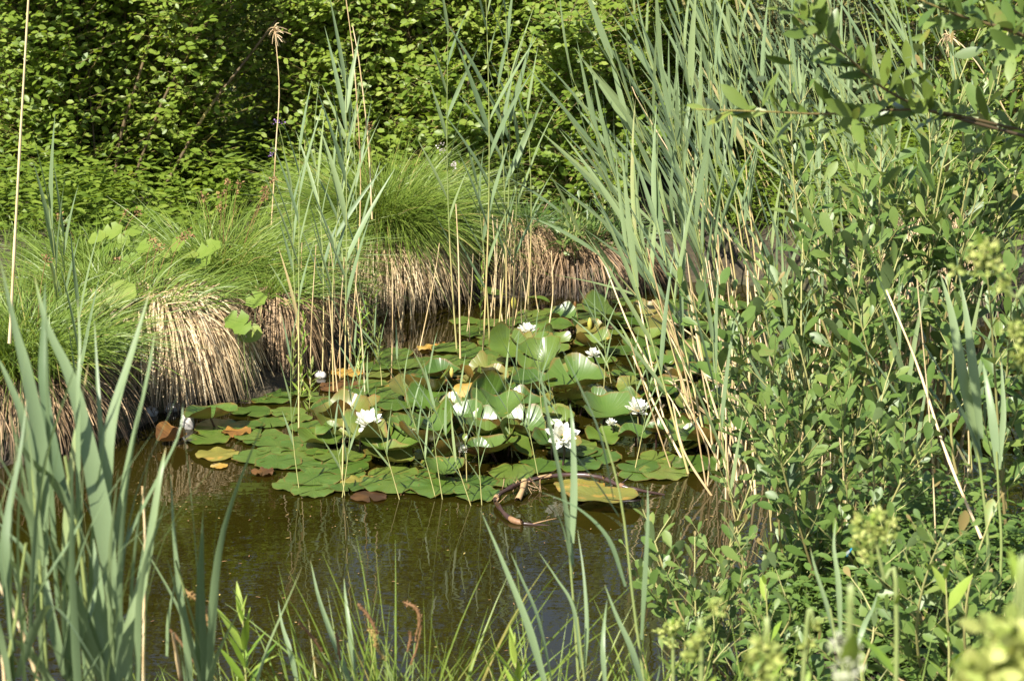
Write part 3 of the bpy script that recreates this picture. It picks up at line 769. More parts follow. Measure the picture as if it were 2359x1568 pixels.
hand(485, 962, .098, .045, style='raised', tilt=.42, tiltdir=2.2, bend=.1, wave=.05, tint=.45, label="green pad propped up at an angle beside the pale stone")
hand(500, 983, .085, .012, tilt=.10, tiltdir=-1.6, tint=.6, label="shiny flat pad just in front of the propped up one by the stone")
hand(480, 1008, .080, .006, tint=.6, label="flat green pad between the curled brown pad and the stone")
hand(500, 1045, .075, .005, mat='pad_yellow', tint=.75, wave=.08, label="flat yellow and green pad at the tip of the bed, over the straw reflection")
hand(505, 1072, .030, .004, mat='pad_dead', tint=.8, label="small yellow scrap of pad at the outermost tip of the bed")
hand(395, 1014, .055, .012, style='flat', mat='pad_dead', tint=.35, bend=.9, bax=pi / 2, wave=.12, cup=.2, label="brown rolled up dead pad floating alone in front of the stone")
hand(545, 992, .055, .012, mat='pad_dead', tint=.45, wave=.18, label="brown and orange withered pad behind the yellow one")
hand(605, 1085, .040, .010, mat='pad_dead', tint=.15, wave=.2, label="small dark brown dead pad at the front edge of the bed")
hand(622, 972, .070, .006, tint=.5); hand(600, 1000, .080, .006, tint=.55); hand(640, 1025, .085, .006, tint=.5); hand(588, 1050, .082, .006, tint=.55)
hand(690, 1065, .08, .006, tint=.5)
hand(625, 915, .085, .008, tint=.42, label="flat pad lying in the shade of the smaller straw tussock")
hand(722, 1098, .10, .008, tint=.5, wave=.07, label="wide scalloped pad at the front corner of the bed")
hand(720, 1128, .075, .006, tint=.55, wave=.08)
hand(850, 1142, .06, .004, mat='pad_dead', tint=.02, label="blackened dead pad lying flat at the front edge of the bed")
hand(900, 1112, .105, .008, tint=.6, wave=.06, label="broad wavy pad with scalloped front edge above the blackened one")
hand(1010, 1120, .10, .010, tint=.5, wave=.09, label="wavy pad with a lifted scalloped edge, first of those left of the rhizome")
hand(1100, 1135, .08, .008, tint=.48, wave=.08)
hand(1022, 1080, .075, .05, style='raised', tilt=.5, tiltdir=-1.2, bend=.15, tint=.55)
hand(1385, 1145, .125, .022, mat='pad_yellow', tint=.62, wave=.05, cup=.10, tilt=.10, tiltdir=1.3, label="big yellow mottled pad with a brown curled edge beside the rhizome")
hand(1335, 1118, .085, .014, mat='pad_yellow', tint=.8, wave=.09, label="yellow pad half under the arch of the rhizome")
hand(1092, 908, .080, .065, style='raised', mat='pad_dead', tint=.80, tilt=.85, tiltdir=-1.5, bend=-.7, bax=0.3, wave=.14, label="large tan dead pad standing folded upright amid the green ones")
hand(985, 800, .045, .006, mat='pad_dead', tint=.75, wave=.15, label="orange dead pad floating at the open channel's edge")
hand(1020, 795, .04, .006, mat='pad_dead', tint=.6, wave=.15, label="small orange pad touching the other orange one at the channel")
hand(800, 857, .065, .006, mat='pad_dead', tint=.72, wave=.12, label="orange brown pad floating below the brown straw tussock")
hand(785, 890, .085, .008, mat='pad_dead', tint=.18, wave=.10, label="dark red brown sunken pad in the channel below the orange one")
hand(1052, 878, .05, .02, mat='pad_dead', tint=.4, wave=.25)
hand(2000, 1088, .09, .06, style='raised', mat='pad_dead', tint=.9, tilt=.9, tiltdir=-1.7, bend=.4, label="tan dead pad glimpsed between the willow stems")
hand(1328, 885, .135, .105, style='raised', tilt=.62, tiltdir=-1.75, bend=.28, bax=.2, wave=.05, tint=.52, label="very large shiny raised pad at the middle of the bed")
hand(1150, 945, .115, .085, style='raised', tilt=.50, tiltdir=-1.5, bend=.35, bax=.3, tint=.5, label="large shiny pad with a brown rim in front of the tan upright one")
hand(1395, 950, .11, .085, style='raised', tilt=.85, tiltdir=-1.2, bend=.3, tint=.5, label="tilted pad turned on edge beside the small half hidden lily")
hand(905, 1030, .125, .05, style='raised', tilt=.35, tiltdir=-1.6, bend=.22, bax=1.1, tint=.5, label="large smooth pad right in front of the wide open lily")
hand(745, 1015, .10, .03, style='raised', tilt=.30, tiltdir=-1.5, bend=.12, tint=.6, label="pale shiny pad left of the wide open lily")
hand(760, 968, .09, .07, style='raised', tilt=.9, tiltdir=1.2, bend=.6, bax=.4, tint=.3, label="pad rolled over to show its brown underside beside the wide open lily")
hand(940, 990, .075, .09, style='raised', tilt=.6, tiltdir=-1.9, bend=.5, bax=.9, tint=.5)
hand(1003, 985, .09, .10, style='raised', tilt=.95, tiltdir=-2.3, bend=.8, bax=.2, tint=.5, label="narrow folded shiny pad standing upright with a red rim")
hand(1060, 975, .085, .09, style='raised', tilt=.7, tiltdir=-1.2, bend=.7, bax=.6, tint=.4)
hand(1100, 995, .09, .07, style='raised', tilt=.45, tiltdir=-1.5, bend=.5, bax=.1, tint=.5)
hand(1200, 995, .10, .075, style='raised', tilt=.5, tiltdir=-1.6, bend=.45, bax=-.2, tint=.5)
hand(1225, 805, .10, .06, style='raised', tilt=.45, tiltdir=-1.5, bend=.3, bax=.0, tint=.58, label="pale shiny domed pad in front of the farthest open lily")
hand(1140, 676, .066, .055, lay=0, style='raised', tilt=.24, tiltdir=.2, bend=.2, tint=.5, label="round pad held upright at the back of the channel by the reeds")
hand(1240, 690, .055, .04, lay=0, style='raised', tilt=.22, tiltdir=.5, bend=.2, tint=.45, label="smaller upright pad at the back, near the shaded straw tussock")
hand(1295, 732, .075, .05, style='raised', tilt=.6, tiltdir=-1.5, bend=.3, tint=.5)
hand(1512, 838, .08, .09, style='raised', tilt=.85, tiltdir=-1.3, bend=.3, bax=.6, tint=.5, label="upright pad catching bright light beside the leaning reed stems")
hand(2285, 850, .09, .09, style='raised', tilt=.6, tiltdir=-1.5, bend=.4, tint=.5, label="shiny pad glaring white beyond the pair of broad reed leaves")
for px_, py_ in ((2105, 905), (2150, 860), (2180, 930), (2215, 800), (2235, 880), (2260, 945), (2300, 905), (2330, 850), (2340, 950), (2310, 790), (2190, 760), (2375, 900)):
    hand(px_, py_, rg.uniform(.07, .10), rg.uniform(.01, .06), style='raised', tilt=rg.uniform(.05, .5), tiltdir=rg.uniform(-2.4, -.6), bend=rg.uniform(0, .4), bax=rg.uniform(0, 3), wave=.15, cup=rg.uniform(.1, .35), lay=0)
hand(860, 842, .075, .005, tint=.5); hand(905, 812, .085, .005, tint=.5); hand(900, 905, .085, .01, tint=.5)
hand(1070, 738, .07, .005, tint=.62); hand(1085, 756, .06, .005, tint=.6); hand(870, 862, .05, .005, mat='pad_yellow', tint=.2)

BED = [(590, 905), (700, 905), (790, 900), (850, 880), (850, 855), (900, 835), (1000, 810), (1060, 785), (1100, 760), (1130, 720), (1210, 715), (1330, 705), (1480, 695), (1700, 690), (2100, 715),
       (2450, 740), (2450, 1010), (2150, 1090), (1900, 1095), (1700, 1060), (1540, 1085), (1500, 1110), (1400, 1095), (1290, 1085), (1180, 1115), (1100, 1140), (960, 1135), (820, 1125), (690, 1135), (640, 1105), (600, 1060), (560, 1010), (560, 960)]
CORE = [(850, 960), (960, 880), (1080, 860), (1240, 780), (1400, 745), (1700, 760), (2450, 800), (2450, 980), (1900, 1060), (1560, 1060), (1400, 1060), (1150, 1075), (850, 1075), (720, 1000)]
prg = random.Random(4)
placed = [(p[0], p[1], R) for (_, p, R, *_r) in PADS]
lo = W(560, 1140); hi = W(560, 690)
tries = 0
while tries < 60000 and len(PADS) < 300:
    tries += 1
    px, py = prg.uniform(560, 2450), prg.uniform(690, 1140)
    if prg.random() > (.75 + .25 * (1140 - py) / 450): continue
    if not in_poly(px, py, BED): continue
    if px > 1720 or (px > 1620 and prg.random() < .8): continue
    core = in_poly(px, py, CORE)
    R = prg.uniform(.054, .084) if not core else prg.uniform(.055, .090)
    if prg.random() < .15: R *= .7
    z = .004 + prg.random() * .006
    if px > 1560: R *= 1.1
    p = W(px, py, 0)
    k = (.17 if core else .34) + .1 * prg.random()
    if any((p[0] - q[0]) ** 2 + (p[1] - q[1]) ** 2 < ((R + q[2]) * k) ** 2 for q in placed): continue
    placed.append((p[0], p[1], R))
    if core and prg.random() < .74:
        z = prg.uniform(.012, .060)
        q = prg.random()
        lily_pad((p[0], p[1], z), R, rg, 'raised', tilt=prg.uniform(.0, .24) if q < .76 else prg.uniform(.35, .85), tiltdir=prg.uniform(-pi, pi), bend=prg.uniform(.0, .55), bax=prg.uniform(0, pi), wave=prg.uniform(.10, .32),
                 tint=prg.uniform(.15, 1.0), cup=prg.uniform(.05, .42) if q > .15 else -prg.uniform(.1, .3))
    else:
        yl = prg.random() < .05
        lily_pad((p[0], p[1], z), R, rg, 'flat', tilt=prg.uniform(0, .06), wave=prg.uniform(.02, .07), tint=prg.uniform(.25, .8), mat='pad_yellow' if yl else 'pad')

# ------------------------------------------------------------------ water lily flowers, buds
def water_lily(label, px, py, size, z, seed, face=(0, -.35, 1), openness=1.0):
    rg = np.random.default_rng(seed)
    p = W(px, py, z)
    root = thing("water_lily", label, "flower", "white water lilies", p)
    f = nrm(np.array(face, float)); a = nrm(np.cross(f, [1, .1, 0])); b = np.cross(f, a)
    R = size * .42
    for wh, (n, up, Lk) in enumerate([(5, .18, 1.0), (8, .45, 1.0), (7, .85, .85), (5, 1.25, .55)]):
        for k in range(n):
            an = 2 * pi * (k + .5 * (wh % 2)) / n + rg.normal(0, .10)
            o = a * cos(an) + b * sin(an)
            u = up * rg.uniform(.8, 1.25) / max(openness, .3)
            d = nrm(o + f * u)
            n_ = nrm(f - o * u)
            m = MB()
            leaves(m, (o * R * .10 + f * R * .05 * wh)[None], d[None], n_[None], R * Lk * rg.uniform(.9, 1.08), R * .42, LT_PETAL, rg.uniform(.3, 1), -.16)
            m.build("petal", M['white'], root)
    n = 40
    an = rg.uniform(0, 2 * pi, n); rr = R * .2 * np.sqrt(rg.uniform(.05, 1, n))
    o = a * np.cos(an)[:, None] + b * np.sin(an)[:, None]
    m = MB()
    leaves(m, o * rr[:, None] + f * R * .12, nrm(f + o * .5), nrm(o + .01), R * .30, R * .05, LT_LANCE, rg.uniform(0, 1, n), -.2)
    m.build("stamen_cluster", M['stamen'], root)
    m = MB()
    tubes(m, smooth_path([np.zeros(3), np.array([.01, .02, -p[2] * .5]), np.array([.0, .03, -p[2] - .03])], 5)[None], .004, .3, 5)
    m.build("stalk", M['rhizome'], root)
    return root

water_lily("wide open white water lily with spread pointed petals at the bed's near side", 848, 978, .118, .075, 1, (0, -.55, 1))
water_lily("white lily half hidden behind a pad, next to the wide open one", 797, 925, .085, .065, 2, (-.25, -.5, 1), .8)
water_lily("small open white lily farthest back, in front of the channel reeds", 1213, 766, .090, .055, 3, (.1, -.4, 1), .8)
water_lily("smallest white lily, amid brown rimmed pads behind the largest pad", 1366, 820, .070, .06, 4, (0, -.4, 1), .7)
water_lily("white lily beside the leaning dry reed stems, half behind a pad", 1468, 948, .105, .085, 5, (.1, -.4, 1), .75)
water_lily("large white lily seen behind the upright near reed leaf, with hanging petals", 1293, 1008, .125, .10, 6, (.1, -1.0, .7), 1.0)
water_lily("tiny part open white lily low in the pads' shade near the tilted pad", 1407, 978, .05, .05, 7, (0, -.3, 1), .5)
water_lily("part open white lily peeping out below the folded red rimmed pad", 1062, 1038, .05, .045, 8, (.2, -.4, 1), .5)

def lily_bud(label, px, py, h, z0, seed, mat='bud'):
    rg = np.random.default_rng(seed)
    p = W(px, py, z0)
    root = thing("water_lily_bud", label, "flower bud", "water lily buds", p)
    m = MB(); K = 7; t = np.linspace(0, 1, K)
    tubes(m, np.stack([0 * t, 0 * t, t * h], -1)[None], (h * .2 * np.sin(np.clip(t * .92 + .08, 0, 1) * pi) ** .8 + .0006)[None], rg.uniform(.4, .9), 8)
    m.build("bud", M[mat], root)
    m = MB(); tubes(m, np.array([[0, 0, .003], [0, .01, -p[2] * .5], [0, .02, -p[2] - .02]])[None], .003, .3, 5); m.build("stalk", M['rhizome'], root)
lily_bud("slender yellow green lily bud upright at the back of the channel", 1183, 712, .055, .04, 1)
lily_bud("plump yellow green bud beside a brown edged pad, near the small far lily", 1358, 758, .045, .04, 2)
lily_bud("dark red bud lying low before the shaded straw tussock", 1324, 710, .03, .02, 3, 'pad_dead')
lily_bud("pale bud between dead leaves at the centre of the bed", 1040, 868, .035, .03, 4)

# pad labels: look, then the nearest landmark and the order of distance from it
MARKS = [("the wide open lily", W(848, 978)), ("the farthest lily", W(1213, 766)), ("the smallest lily", W(1366, 820)), ("the lily by dry stems", W(1468, 948)),
         ("the large hanging lily", W(1293, 1008)), ("the rhizome's arch", W(1240, 1105)), ("the tan upright dead pad", W(1092, 902)), ("the pale stone", W(430, 985)),
         ("the upright channel reeds", W(1130, 790)), ("the pale dry stem cluster", W(1680, 1090)), ("the largest raised pad", W(1328, 885)), ("the shaded straw tussock", W(1330, 700)),
         ("the upright straw clump", W(2140, 740)), ("the pair of broad reed leaves", W(2240, 900)), ("the brown straw tussock", W(800, 850)), ("the bed's scalloped front corner", W(722, 1098)),
         ("the willow's dense middle", W(1900, 900))]
cnt = {}
rows = []
for (o, p, R, st, tl, mt, lab) in PADS:
    ds = [np.hypot(*(p[:2] - m[:2])) for _, m in MARKS]
    k = int(np.argmin(ds)); m = MARKS[k][1]
    if lab: continue
    dx, dy = p[0] - m[0], p[1] - m[1]
    side = ("beyond" if dy > 0 else "in front of") if abs(dy) > abs(dx) * 1.2 else ("to the right of" if dx > 0 else "to the left of")
    size = "small" if R < .062 else ("large" if R > .092 else "medium")
    look = ("yellowing flat" if mt == 'pad_yellow' else "withered brown" if mt == 'pad_dead' else "flat green" if st == 'flat' else "steeply tilted" if tl > .5 else "raised green")
    rows.append((o, size + " " + look, side, MARKS[k][0], ds[k]))
ORD = ["nearest", "second nearest", "third nearest", "fourth nearest", "fifth nearest", "sixth nearest", "seventh nearest", "eighth nearest", "ninth nearest", "tenth nearest", "eleventh nearest", "twelfth nearest"]
keys = {}
for r_ in sorted(rows, key=lambda r_: r_[4]):
    kk = r_[1:4]; i = keys.get(kk, 0); keys[kk] = i + 1
    many = sum(1 for q in rows if q[1:4] == kk) > 1
    r_[0]["label"] = f"{kk[0]} pad {kk[1]} {kk[2]}" + (f", {ORD[min(i, 11)]}" if many else "")

# ------------------------------------------------------------------ rhizome and stones
def rhizome():
    path = [(1530, 1138, .0), (1480, 1132, .012), (1430, 1120, .02), (1385, 1100, .03), (1320, 1092, .028), (1245, 1100, .026), (1185, 1118, .022), (1142, 1146, .016), (1155, 1172, .010), (1195, 1196, .008), (1262, 1212, -.004)]
    P = np.array([W(*p) for p in path]); P += np.random.default_rng(2).normal(0, .006, P.shape) * [1, 1, .3]; b = P[5].copy(); b[2] = 0
    root = thing("lily_rhizome", "curved dark lily rhizome with pale scars floating at the front of the bed", "rhizome", None, b)
    C = smooth_path(P - b, 40)
    rr = .0068 * (1 + .16 * np.sin(np.arange(40) * 1.9) + .12 * np.sin(np.arange(40) * 3.7 + 1)); rr[-6:] *= np.linspace(1, .4, 6); rr[:6] *= np.linspace(.4, 1, 6)
    m = MB(); tubes(m, C[None], rr[None], .4, 8); m.build("rhizome_body", M['rhizome'], root)
    rg = np.random.default_rng(3)
    for a_, n_ in ((7, 1), (13, 1), (18, 2), (27, 1), (34, 2)):
        m = MB(); q = C[a_:a_ + n_ + 1]; q = smooth_path(q, 6)
        tubes(m, q[None] + np.array([0, 0, .0012]), (rr[a_] * np.array([.75, 1.02, 1.06, 1.0, 1.05, .8]))[None], rg.uniform(.1, .8), 8)
        m.build("leaf_scar", M['scar'], root)
    for a_ in (11, 22, 31, 36):
        m = MB(); d = nrm(np.array([rg.normal(0, .5), -.5, rg.uniform(.2, .8)])); L_ = rg.uniform(.015, .03)
        tubes(m, np.array([C[a_], C[a_] + d * L_ * .6, C[a_] + d * L_])[None], np.array([[.0055, .005, .0035]]), rg.uniform(.1, .6), 6)
        m.build("broken_stub", M['scar'], root)
    m = MB()
    q = W(1192, 1152, .004) - b; top = W(1208, 1108, .03) - b
    tubes(m, np.array([q, (q + top) / 2 + [.003, 0, 0], top])[None], np.array([[.010, .008, .011]]), .7, 7); m.build("broken_stub", M['scar'], root)
    for q_ in range(7):
        m = MB(); a0 = C[rg.integers(6, 38)]; e0 = a0 + np.array([rg.normal(0, .07), rg.normal(0, .04), rg.uniform(-.01, .05)])
        tubes(m, smooth_path([a0, (a0 + e0) / 2 + rg.normal(0, .012, 3), e0], 8)[None], (.0024 * np.linspace(1, .35, 8))[None], rg.uniform(.1, .9), 5); m.build("root", M['scar'] if q_ % 2 else M['rhizome'], root)
    m = MB(); n = 34
    st = top + rg.normal(0, .012, (n, 3)) * [2.2, .6, .4]
    d = np.stack([rg.normal(.25, .45, n), -np.abs(rg.normal(.2, .2, n)), -rg.uniform(.4, 1, n)], -1)
    blades(m, st, nrm(d), rg.uniform(.03, .065, n), .0022, rg.normal(0, .2, (n, 3)), nrm(rg.normal(0, 1, (n, 3))), rg.uniform(.1, .6, n), 4, prof='straw'); m.build("root_tuft", M['scar'], root)
rhizome()

def stone(label, px, py, s, seed):
    rg = np.random.default_rng(seed); p = W(px, py, .0)
    import bmesh
    bm = bmesh.new(); bmesh.ops.create_icosphere(bm, subdivisions=3, radius=1)
    ph = rg.uniform(0, 6, 6)
    for v in bm.verts:
        c = v.co; k = 1 + .16 * sin(3 * c.x + ph[0]) * sin(2.6 * c.y + ph[1]) + .10 * sin(6 * c.z + ph[2]) * cos(5 * c.x + ph[3])
        v.co = Vector((c.x * s[0], c.y * s[1], c.z * s[2])) * k
    me = bpy.data.meshes.new("stone"); bm.to_mesh(me); bm.free()
    for f in me.polygons: f.use_smooth = True
    me.attributes.new("tint", 'FLOAT', 'POINT').data.foreach_set("value", np.full(len(me.vertices), .6, np.float32))
    me.materials.append(M['stone'])
    o = bpy.data.objects.new("stone", me); COL.objects.link(o); o.location = p + np.array([0, 0, s[2] * .45])
    tag(o, label, "stone", "stones at the waterline")
stone("pale pointed stone at the waterline beside the propped up pad", 432, 985, (.022, .02, .034), 1)
stone("flatter greyish stone half buried below the straw skirt", 396, 945, (.034, .03, .022), 2)
stone("small dark stone wedged under the straw skirt's pale side", 345, 955, (.028, .03, .018), 3)
stone("little grey stone in front of the brown straw tussock", 738, 868, (.02, .02, .015), 4)

# ------------------------------------------------------------------ reeds
def reed(label, foot, top, seed, nleaf=7, leafL=.30, leafW=.018, group=None, first=.35, plane=0.0, sweep=(0, 0), stem_r=.0028, ang=(.35, .7),
         tint=.5, separate=True, droop=.12, stem_tint=.4, bow=.02, dry_base=True):
    """foot, top: world points. leaves alternate on two sides of the stem, in the vertical plane turned by `plane`."""
    rg = np.random.default_rng(seed)
    foot = np.asarray(foot, float); top = np.asarray(top, float)
    root = thing("reed", label, "reed", group, foot)
    ax = top - foot; H = np.linalg.norm(ax)
    K = 10; t = np.linspace(0, 1, K)
    side = np.array([cos(plane), sin(plane), 0])
    bw = rg.normal(0, bow) * H
    C = ax[None] * t[:, None] + side[None] * (bw * np.sin(t * pi))[:, None] + np.array([sweep[0], sweep[1], 0])[None] * (.10 * H * t ** 2)[:, None]
    m = MB()
    tubes(m, C[None], (stem_r * (1.1 - .8 * t))[None], np.clip(stem_tint + .5 * (np.linspace(1, -.2, K) > .55) * dry_base + rg.normal(0, .05), 0, 1)[None], 5)
    m.build("stem", M['reed_stem'], root)
    fol = MB()
    for k in range(nleaf):
        u = first + (1 - first) * (k / max(nleaf - 1, 1)) * .97 + rg.normal(0, .012)
        u = min(u, .985)
        f = u * (K - 1); i0 = min(int(f), K - 2); p = C[i0] * (1 - f + i0) + C[i0 + 1] * (f - i0)
        T = nrm(C[i0 + 1] - C[i0])
        sg = 1 if k % 2 else -1
        a = rg.uniform(*ang) * (1 - .55 * max(0, (u - .6) / .4))
        pl = side * sg + rg.normal(0, .25, 3) * [1, 1, 0] + np.array([sweep[0], sweep[1], 0]) * 1.2
        pl = nrm(pl - T * pl.dot(T))
        d = nrm(T * cos(a) + pl * sin(a))
        L = leafL * rg.uniform(.75, 1.12) * (.75 + .5 * sin(pi * min(1, .25 + .6 * (u - first) / (1 - first))))
        n_ = nrm(T * sin(a) * 1.0 - pl * cos(a) + rg.normal(0, .3, 3) + np.array([0, -.75, .2]))
        bend = np.array([0, 0, -1.0]) * droop * rg.uniform(.3, 1.5) + pl * rg.uniform(-.02, .10)
        mm = MB() if separate else fol
        blades(mm, p[None], d[None], L, leafW * rg.uniform(.8, 1.15), bend[None], n_[None], float(np.clip(rg.normal(tint, .2), 0, 1)), 8, fold=.28, prof='reed', twist=np.array([rg.normal(0, .5)]))
        if separate: mm.build("leaf", M['reed'], root)
    if not separate: fol.build("foliage", M['reed'], root)
    return root

def at(px, py, Y): return D(px, py, Y)
def foot_px(px, Y, z=None):
    x = GX(px, Y, 0.0); return np.array([x, Y, max(gz(x, Y), -.05) if z is None else z])

# upright clump among the pads at the channel mouth
G_CH = "upright reeds standing in the channel among the pads"
for lb, fp, Yf, tp, n, L, Wd, sd in [
    ("reed with a yellowing stem, standing apart as the first of the channel group", (1052, 808), 7.75, (1036, 60), 9, .24, .016, 1),
    ("tallest reed of the channel group, its top blades crossing the frame's top edge", (1112, 812), 7.72, (1122, -40), 11, .30, .020, 2),
    ("reed with dense upper blades just behind the tallest channel reed", (1146, 786), 7.95, (1168, 20), 11, .28, .018, 3),
    ("channel reed with bare tan lower stem beside the farthest lily", (1165, 790), 7.9, (1150, 190), 8, .25, .016, 4),
    ("shorter channel reed leaning slightly outward on the dark hollow's side", (1180, 775), 8.0, (1196, 330), 7, .22, .014, 5),
    ("thin young reed at the dark hollow, with blades spread like a fork", (1216, 700), 8.6, (1216, 250), 6, .24, .012, 6),
    ("short leafy reed low down in the middle of the channel group", (1128, 792), 7.85, (1100, 420), 7, .22, .014, 7),
]:
    reed(lb, W(fp[0], fp[1], 0.0), at(tp[0], tp[1], Yf + .05), 100 + sd, n, L, Wd, G_CH, .33, 0.15, (-.05, 0), .0034, (.22, .5), droop=.05)

# clump in front of the dome
G_DM = "slender reeds in front of the domed tussock"
for lb, fp, Yf, tp, n, L, Wd, sd in [
    ("thin bluish reed, first of the group before the dome, rising from the bed's front", (688, 1000), 6.95, (690, 330), 8, .26, .013, 1),
    ("leafy reed with broad top blades reaching up before the dense dark shrub", (788, 1110), 6.45, (796, 170), 11, .28, .018, 2),
    ("reed with forked top blades leaning toward the dome", (768, 905), 7.4, (806, 280), 9, .26, .016, 3),
    ("short reed with narrow blades between the dome and the brown straw", (742, 870), 7.7, (722, 330), 8, .24, .013, 4),
    ("reed whose blades fan out low in front of the dome", (808, 850), 7.8, (770, 400), 8, .24, .015, 5),
    ("wispy reed with a bare lower stem beside the thin leaning dry stalks", (835, 830), 7.9, (812, 250), 7, .24, .014, 6),
    ("bent slim reed nearest to the tall sedge with brown seed heads", (700, 900), 7.4, (672, 430), 7, .22, .012, 7),
]:
    reed(lb, W(fp[0], fp[1], 0.0), at(tp[0], tp[1], Yf + .05), 130 + sd, n, L, Wd, G_DM, .38, 0.1, (0, 0), .0026, (.16, .42), droop=.04)

# reeds on the left bank
G_LB = "small reeds on the sedge bank"
reed("reed with two stiff blue green blades beside the tall pale dry stalk", foot_px(118, 7.0), at(112, 470, 6.95), 161, 5, .30, .020, G_LB, .45, 0.1, (0, 0), .003, (.08, .2), droop=.02)
reed("smaller reed next to the stiff bladed one on the sedge bank", foot_px(150, 7.2), at(146, 540, 7.15), 162, 5, .24, .013, G_LB, .4, 0.1, (0, 0), .0024, (.12, .3), droop=.03)
reed("thin reed rising from the water at the dark edge of the sedge bank", foot_px(180, 6.5), at(180, 690, 6.5), 163, 5, .26, .012, G_LB, .4, .1, (0, 0), .0022, (.1, .25), droop=.02)

# fan of wind-swept reeds leaning to the left
G_FAN = "reeds swept into a leaning fan beside the pads"
rgf = np.random.default_rng(8)
FAN = [((1590, 880), 7.3, (1335, 170)), ((1605, 860), 7.35, (1420, 110)), ((1630, 900), 7.25, (1450, 250)), ((1570, 820), 7.5, (1375, 330)), ((1615, 800), 7.6, (1480, 170)),
       ((1650, 820), 7.5, (1540, 130)), ((1660, 930), 7.1, (1560, 260)), ((1600, 1000), 6.85, (1440, 430)), ((1680, 900), 7.2, (1610, 180)), ((1630, 1040), 6.75, (1520, 480)),
       ((1700, 800), 7.6, (1650, 120)), ((1560, 760), 7.9, (1420, 420)), ((1585, 1090), 6.6, (1455, 560)), ((1640, 760), 7.9, (1575, 330))]
FAN_L = ["first and most slanted reed of the swept fan", "second reed of the swept fan with very long pale blades", "broad bladed reed in the heart of the swept fan", "reed of the fan with dark drooping blades near the hollow",
         "tall reed of the fan whose blades point at the yellow green shrub", "tall upright reed closing the swept fan on the reed bed's side", "thick reed of the fan before the reed bed, near the willow tips", "low reed of the fan rising beside the dry stems",
         "reed between the fan and the bed with stiff vertical blades", "low arching reed crossing the dry pale stems", "straightest tall reed at the border of fan and bed", "small slanted reed at the fan's foot behind the pads",
         "low slanted reed at the very front of the swept fan", "inner reed at the back of the fan, mostly behind others"]
for k, (fp, Yf, tp) in enumerate(FAN):
    reed(FAN_L[k], W(fp[0], fp[1], 0.0), at(tp[0], tp[1], Yf + rgf.uniform(-.15, .25)), 200 + k, 8, .37, .020, G_FAN, .34, rgf.uniform(-.3, .3), (-.26, 0), .0040, (.12, .42), tint=.55, droop=.04)
reed("reed bent low over the pads, one long blade crossing the dark straw", W(1535, 760, 0), at(1290, 480, 8.0), 230, 5, .34, .020, G_FAN, .3, 0, (-.2, 0), .003, (.15, .5), droop=.10)

# dense reed bed behind the willow
G_BED = "dense green reed bed behind the willow"
rgb = np.random.default_rng(21)
for k in range(46):
    px = rgb.uniform(1610, 2080) if k < 37 else rgb.uniform(2040, 2400)
    Y = rgb.uniform(7.9, 10.3)
    ty = rgb.uniform(-160, 230) + (px < 1650) * 160 + (px > 2050) * 60
    x = GX(px, Y, 0.0)
    ft = np.array([x, Y, max(gz(x, Y), -.03)])
    lb = ("tall grey green reed in the packed bed between the swept fan and the willow branch" if px < 1830 else
          "tall grey green reed in the packed bed seen between the willow twigs" if px < 2080 else "reed half hidden by the silvery willow leaves beside the packed bed")
    reed(lb, ft, at(px - rgb.uniform(40, 260), ty, Y + .1), 300 + k, 9, .33, .0165, G_BED, .22, rgb.uniform(-.5, .5), (-.14, 0), .0034, (.10, .38), tint=.52, separate=False, droop=.04)

# ------------------------------------------------------------------ dry reed stalks
def dry_stalk(label, pts, Y, r, seed, group=None, plume=False, tint=.6, leafy=0, name="dry_reed_stalk"):
    rg = np.random.default_rng(seed)
    P = np.array([p if len(p) == 3 and isinstance(p, np.ndarray) else D(p[0], p[1], Y if len(p) < 3 else p[2]) for p in pts])
    root = thing(name, label, "dry reed", group, P[0])
    C = smooth_path(P - P[0], 14)
    nodes = 1 + .22 * (np.arange(14) % 4 == 0)
    m = MB(); tubes(m, C[None], (r * np.linspace(1.05, .6, 14) * nodes)[None], np.clip(tint + rg.normal(0, .2, 14), 0, 1)[None], 6)
    m.build("stem", M['stalk'], root)
    if plume:
        m = MB(); n = 46
        e = C[-1]; T = nrm(C[-1] - C[-2])
        d = nrm(T * .5 + rg.normal(0, .6, (n, 3)) + [.15, 0, -.35])
        p0 = e - T * rg.uniform(0, .03, n)[:, None]
        blades(m, p0, d, rg.uniform(.025, .055, n), .004, np.stack([0 * p0[:, 0] + .2, 0 * p0[:, 0], 0 * p0[:, 0] - .5], -1), nrm(rg.normal(0, 1, (n, 3))), rg.uniform(.3, .9, n), 3, prof='straw')
        m.build("seed_plume", M['straw'], root)
    for k in range(leafy):
        u = rg.uniform(.35, .95); i = int(u * 12); T = nrm(C[i + 1] - C[i])
        m = MB(); d = nrm(T * .6 + rg.normal(0, .6, 3)); 
        blades(m, C[i][None], d[None], rg.uniform(.06, .18), .006, np.array([[0, 0, -.5]]), nrm(rg.normal(0, 1, (1, 3))), .7, 5, prof='reed')
        m.build("dead_leaf", M['straw'], root)
    return root

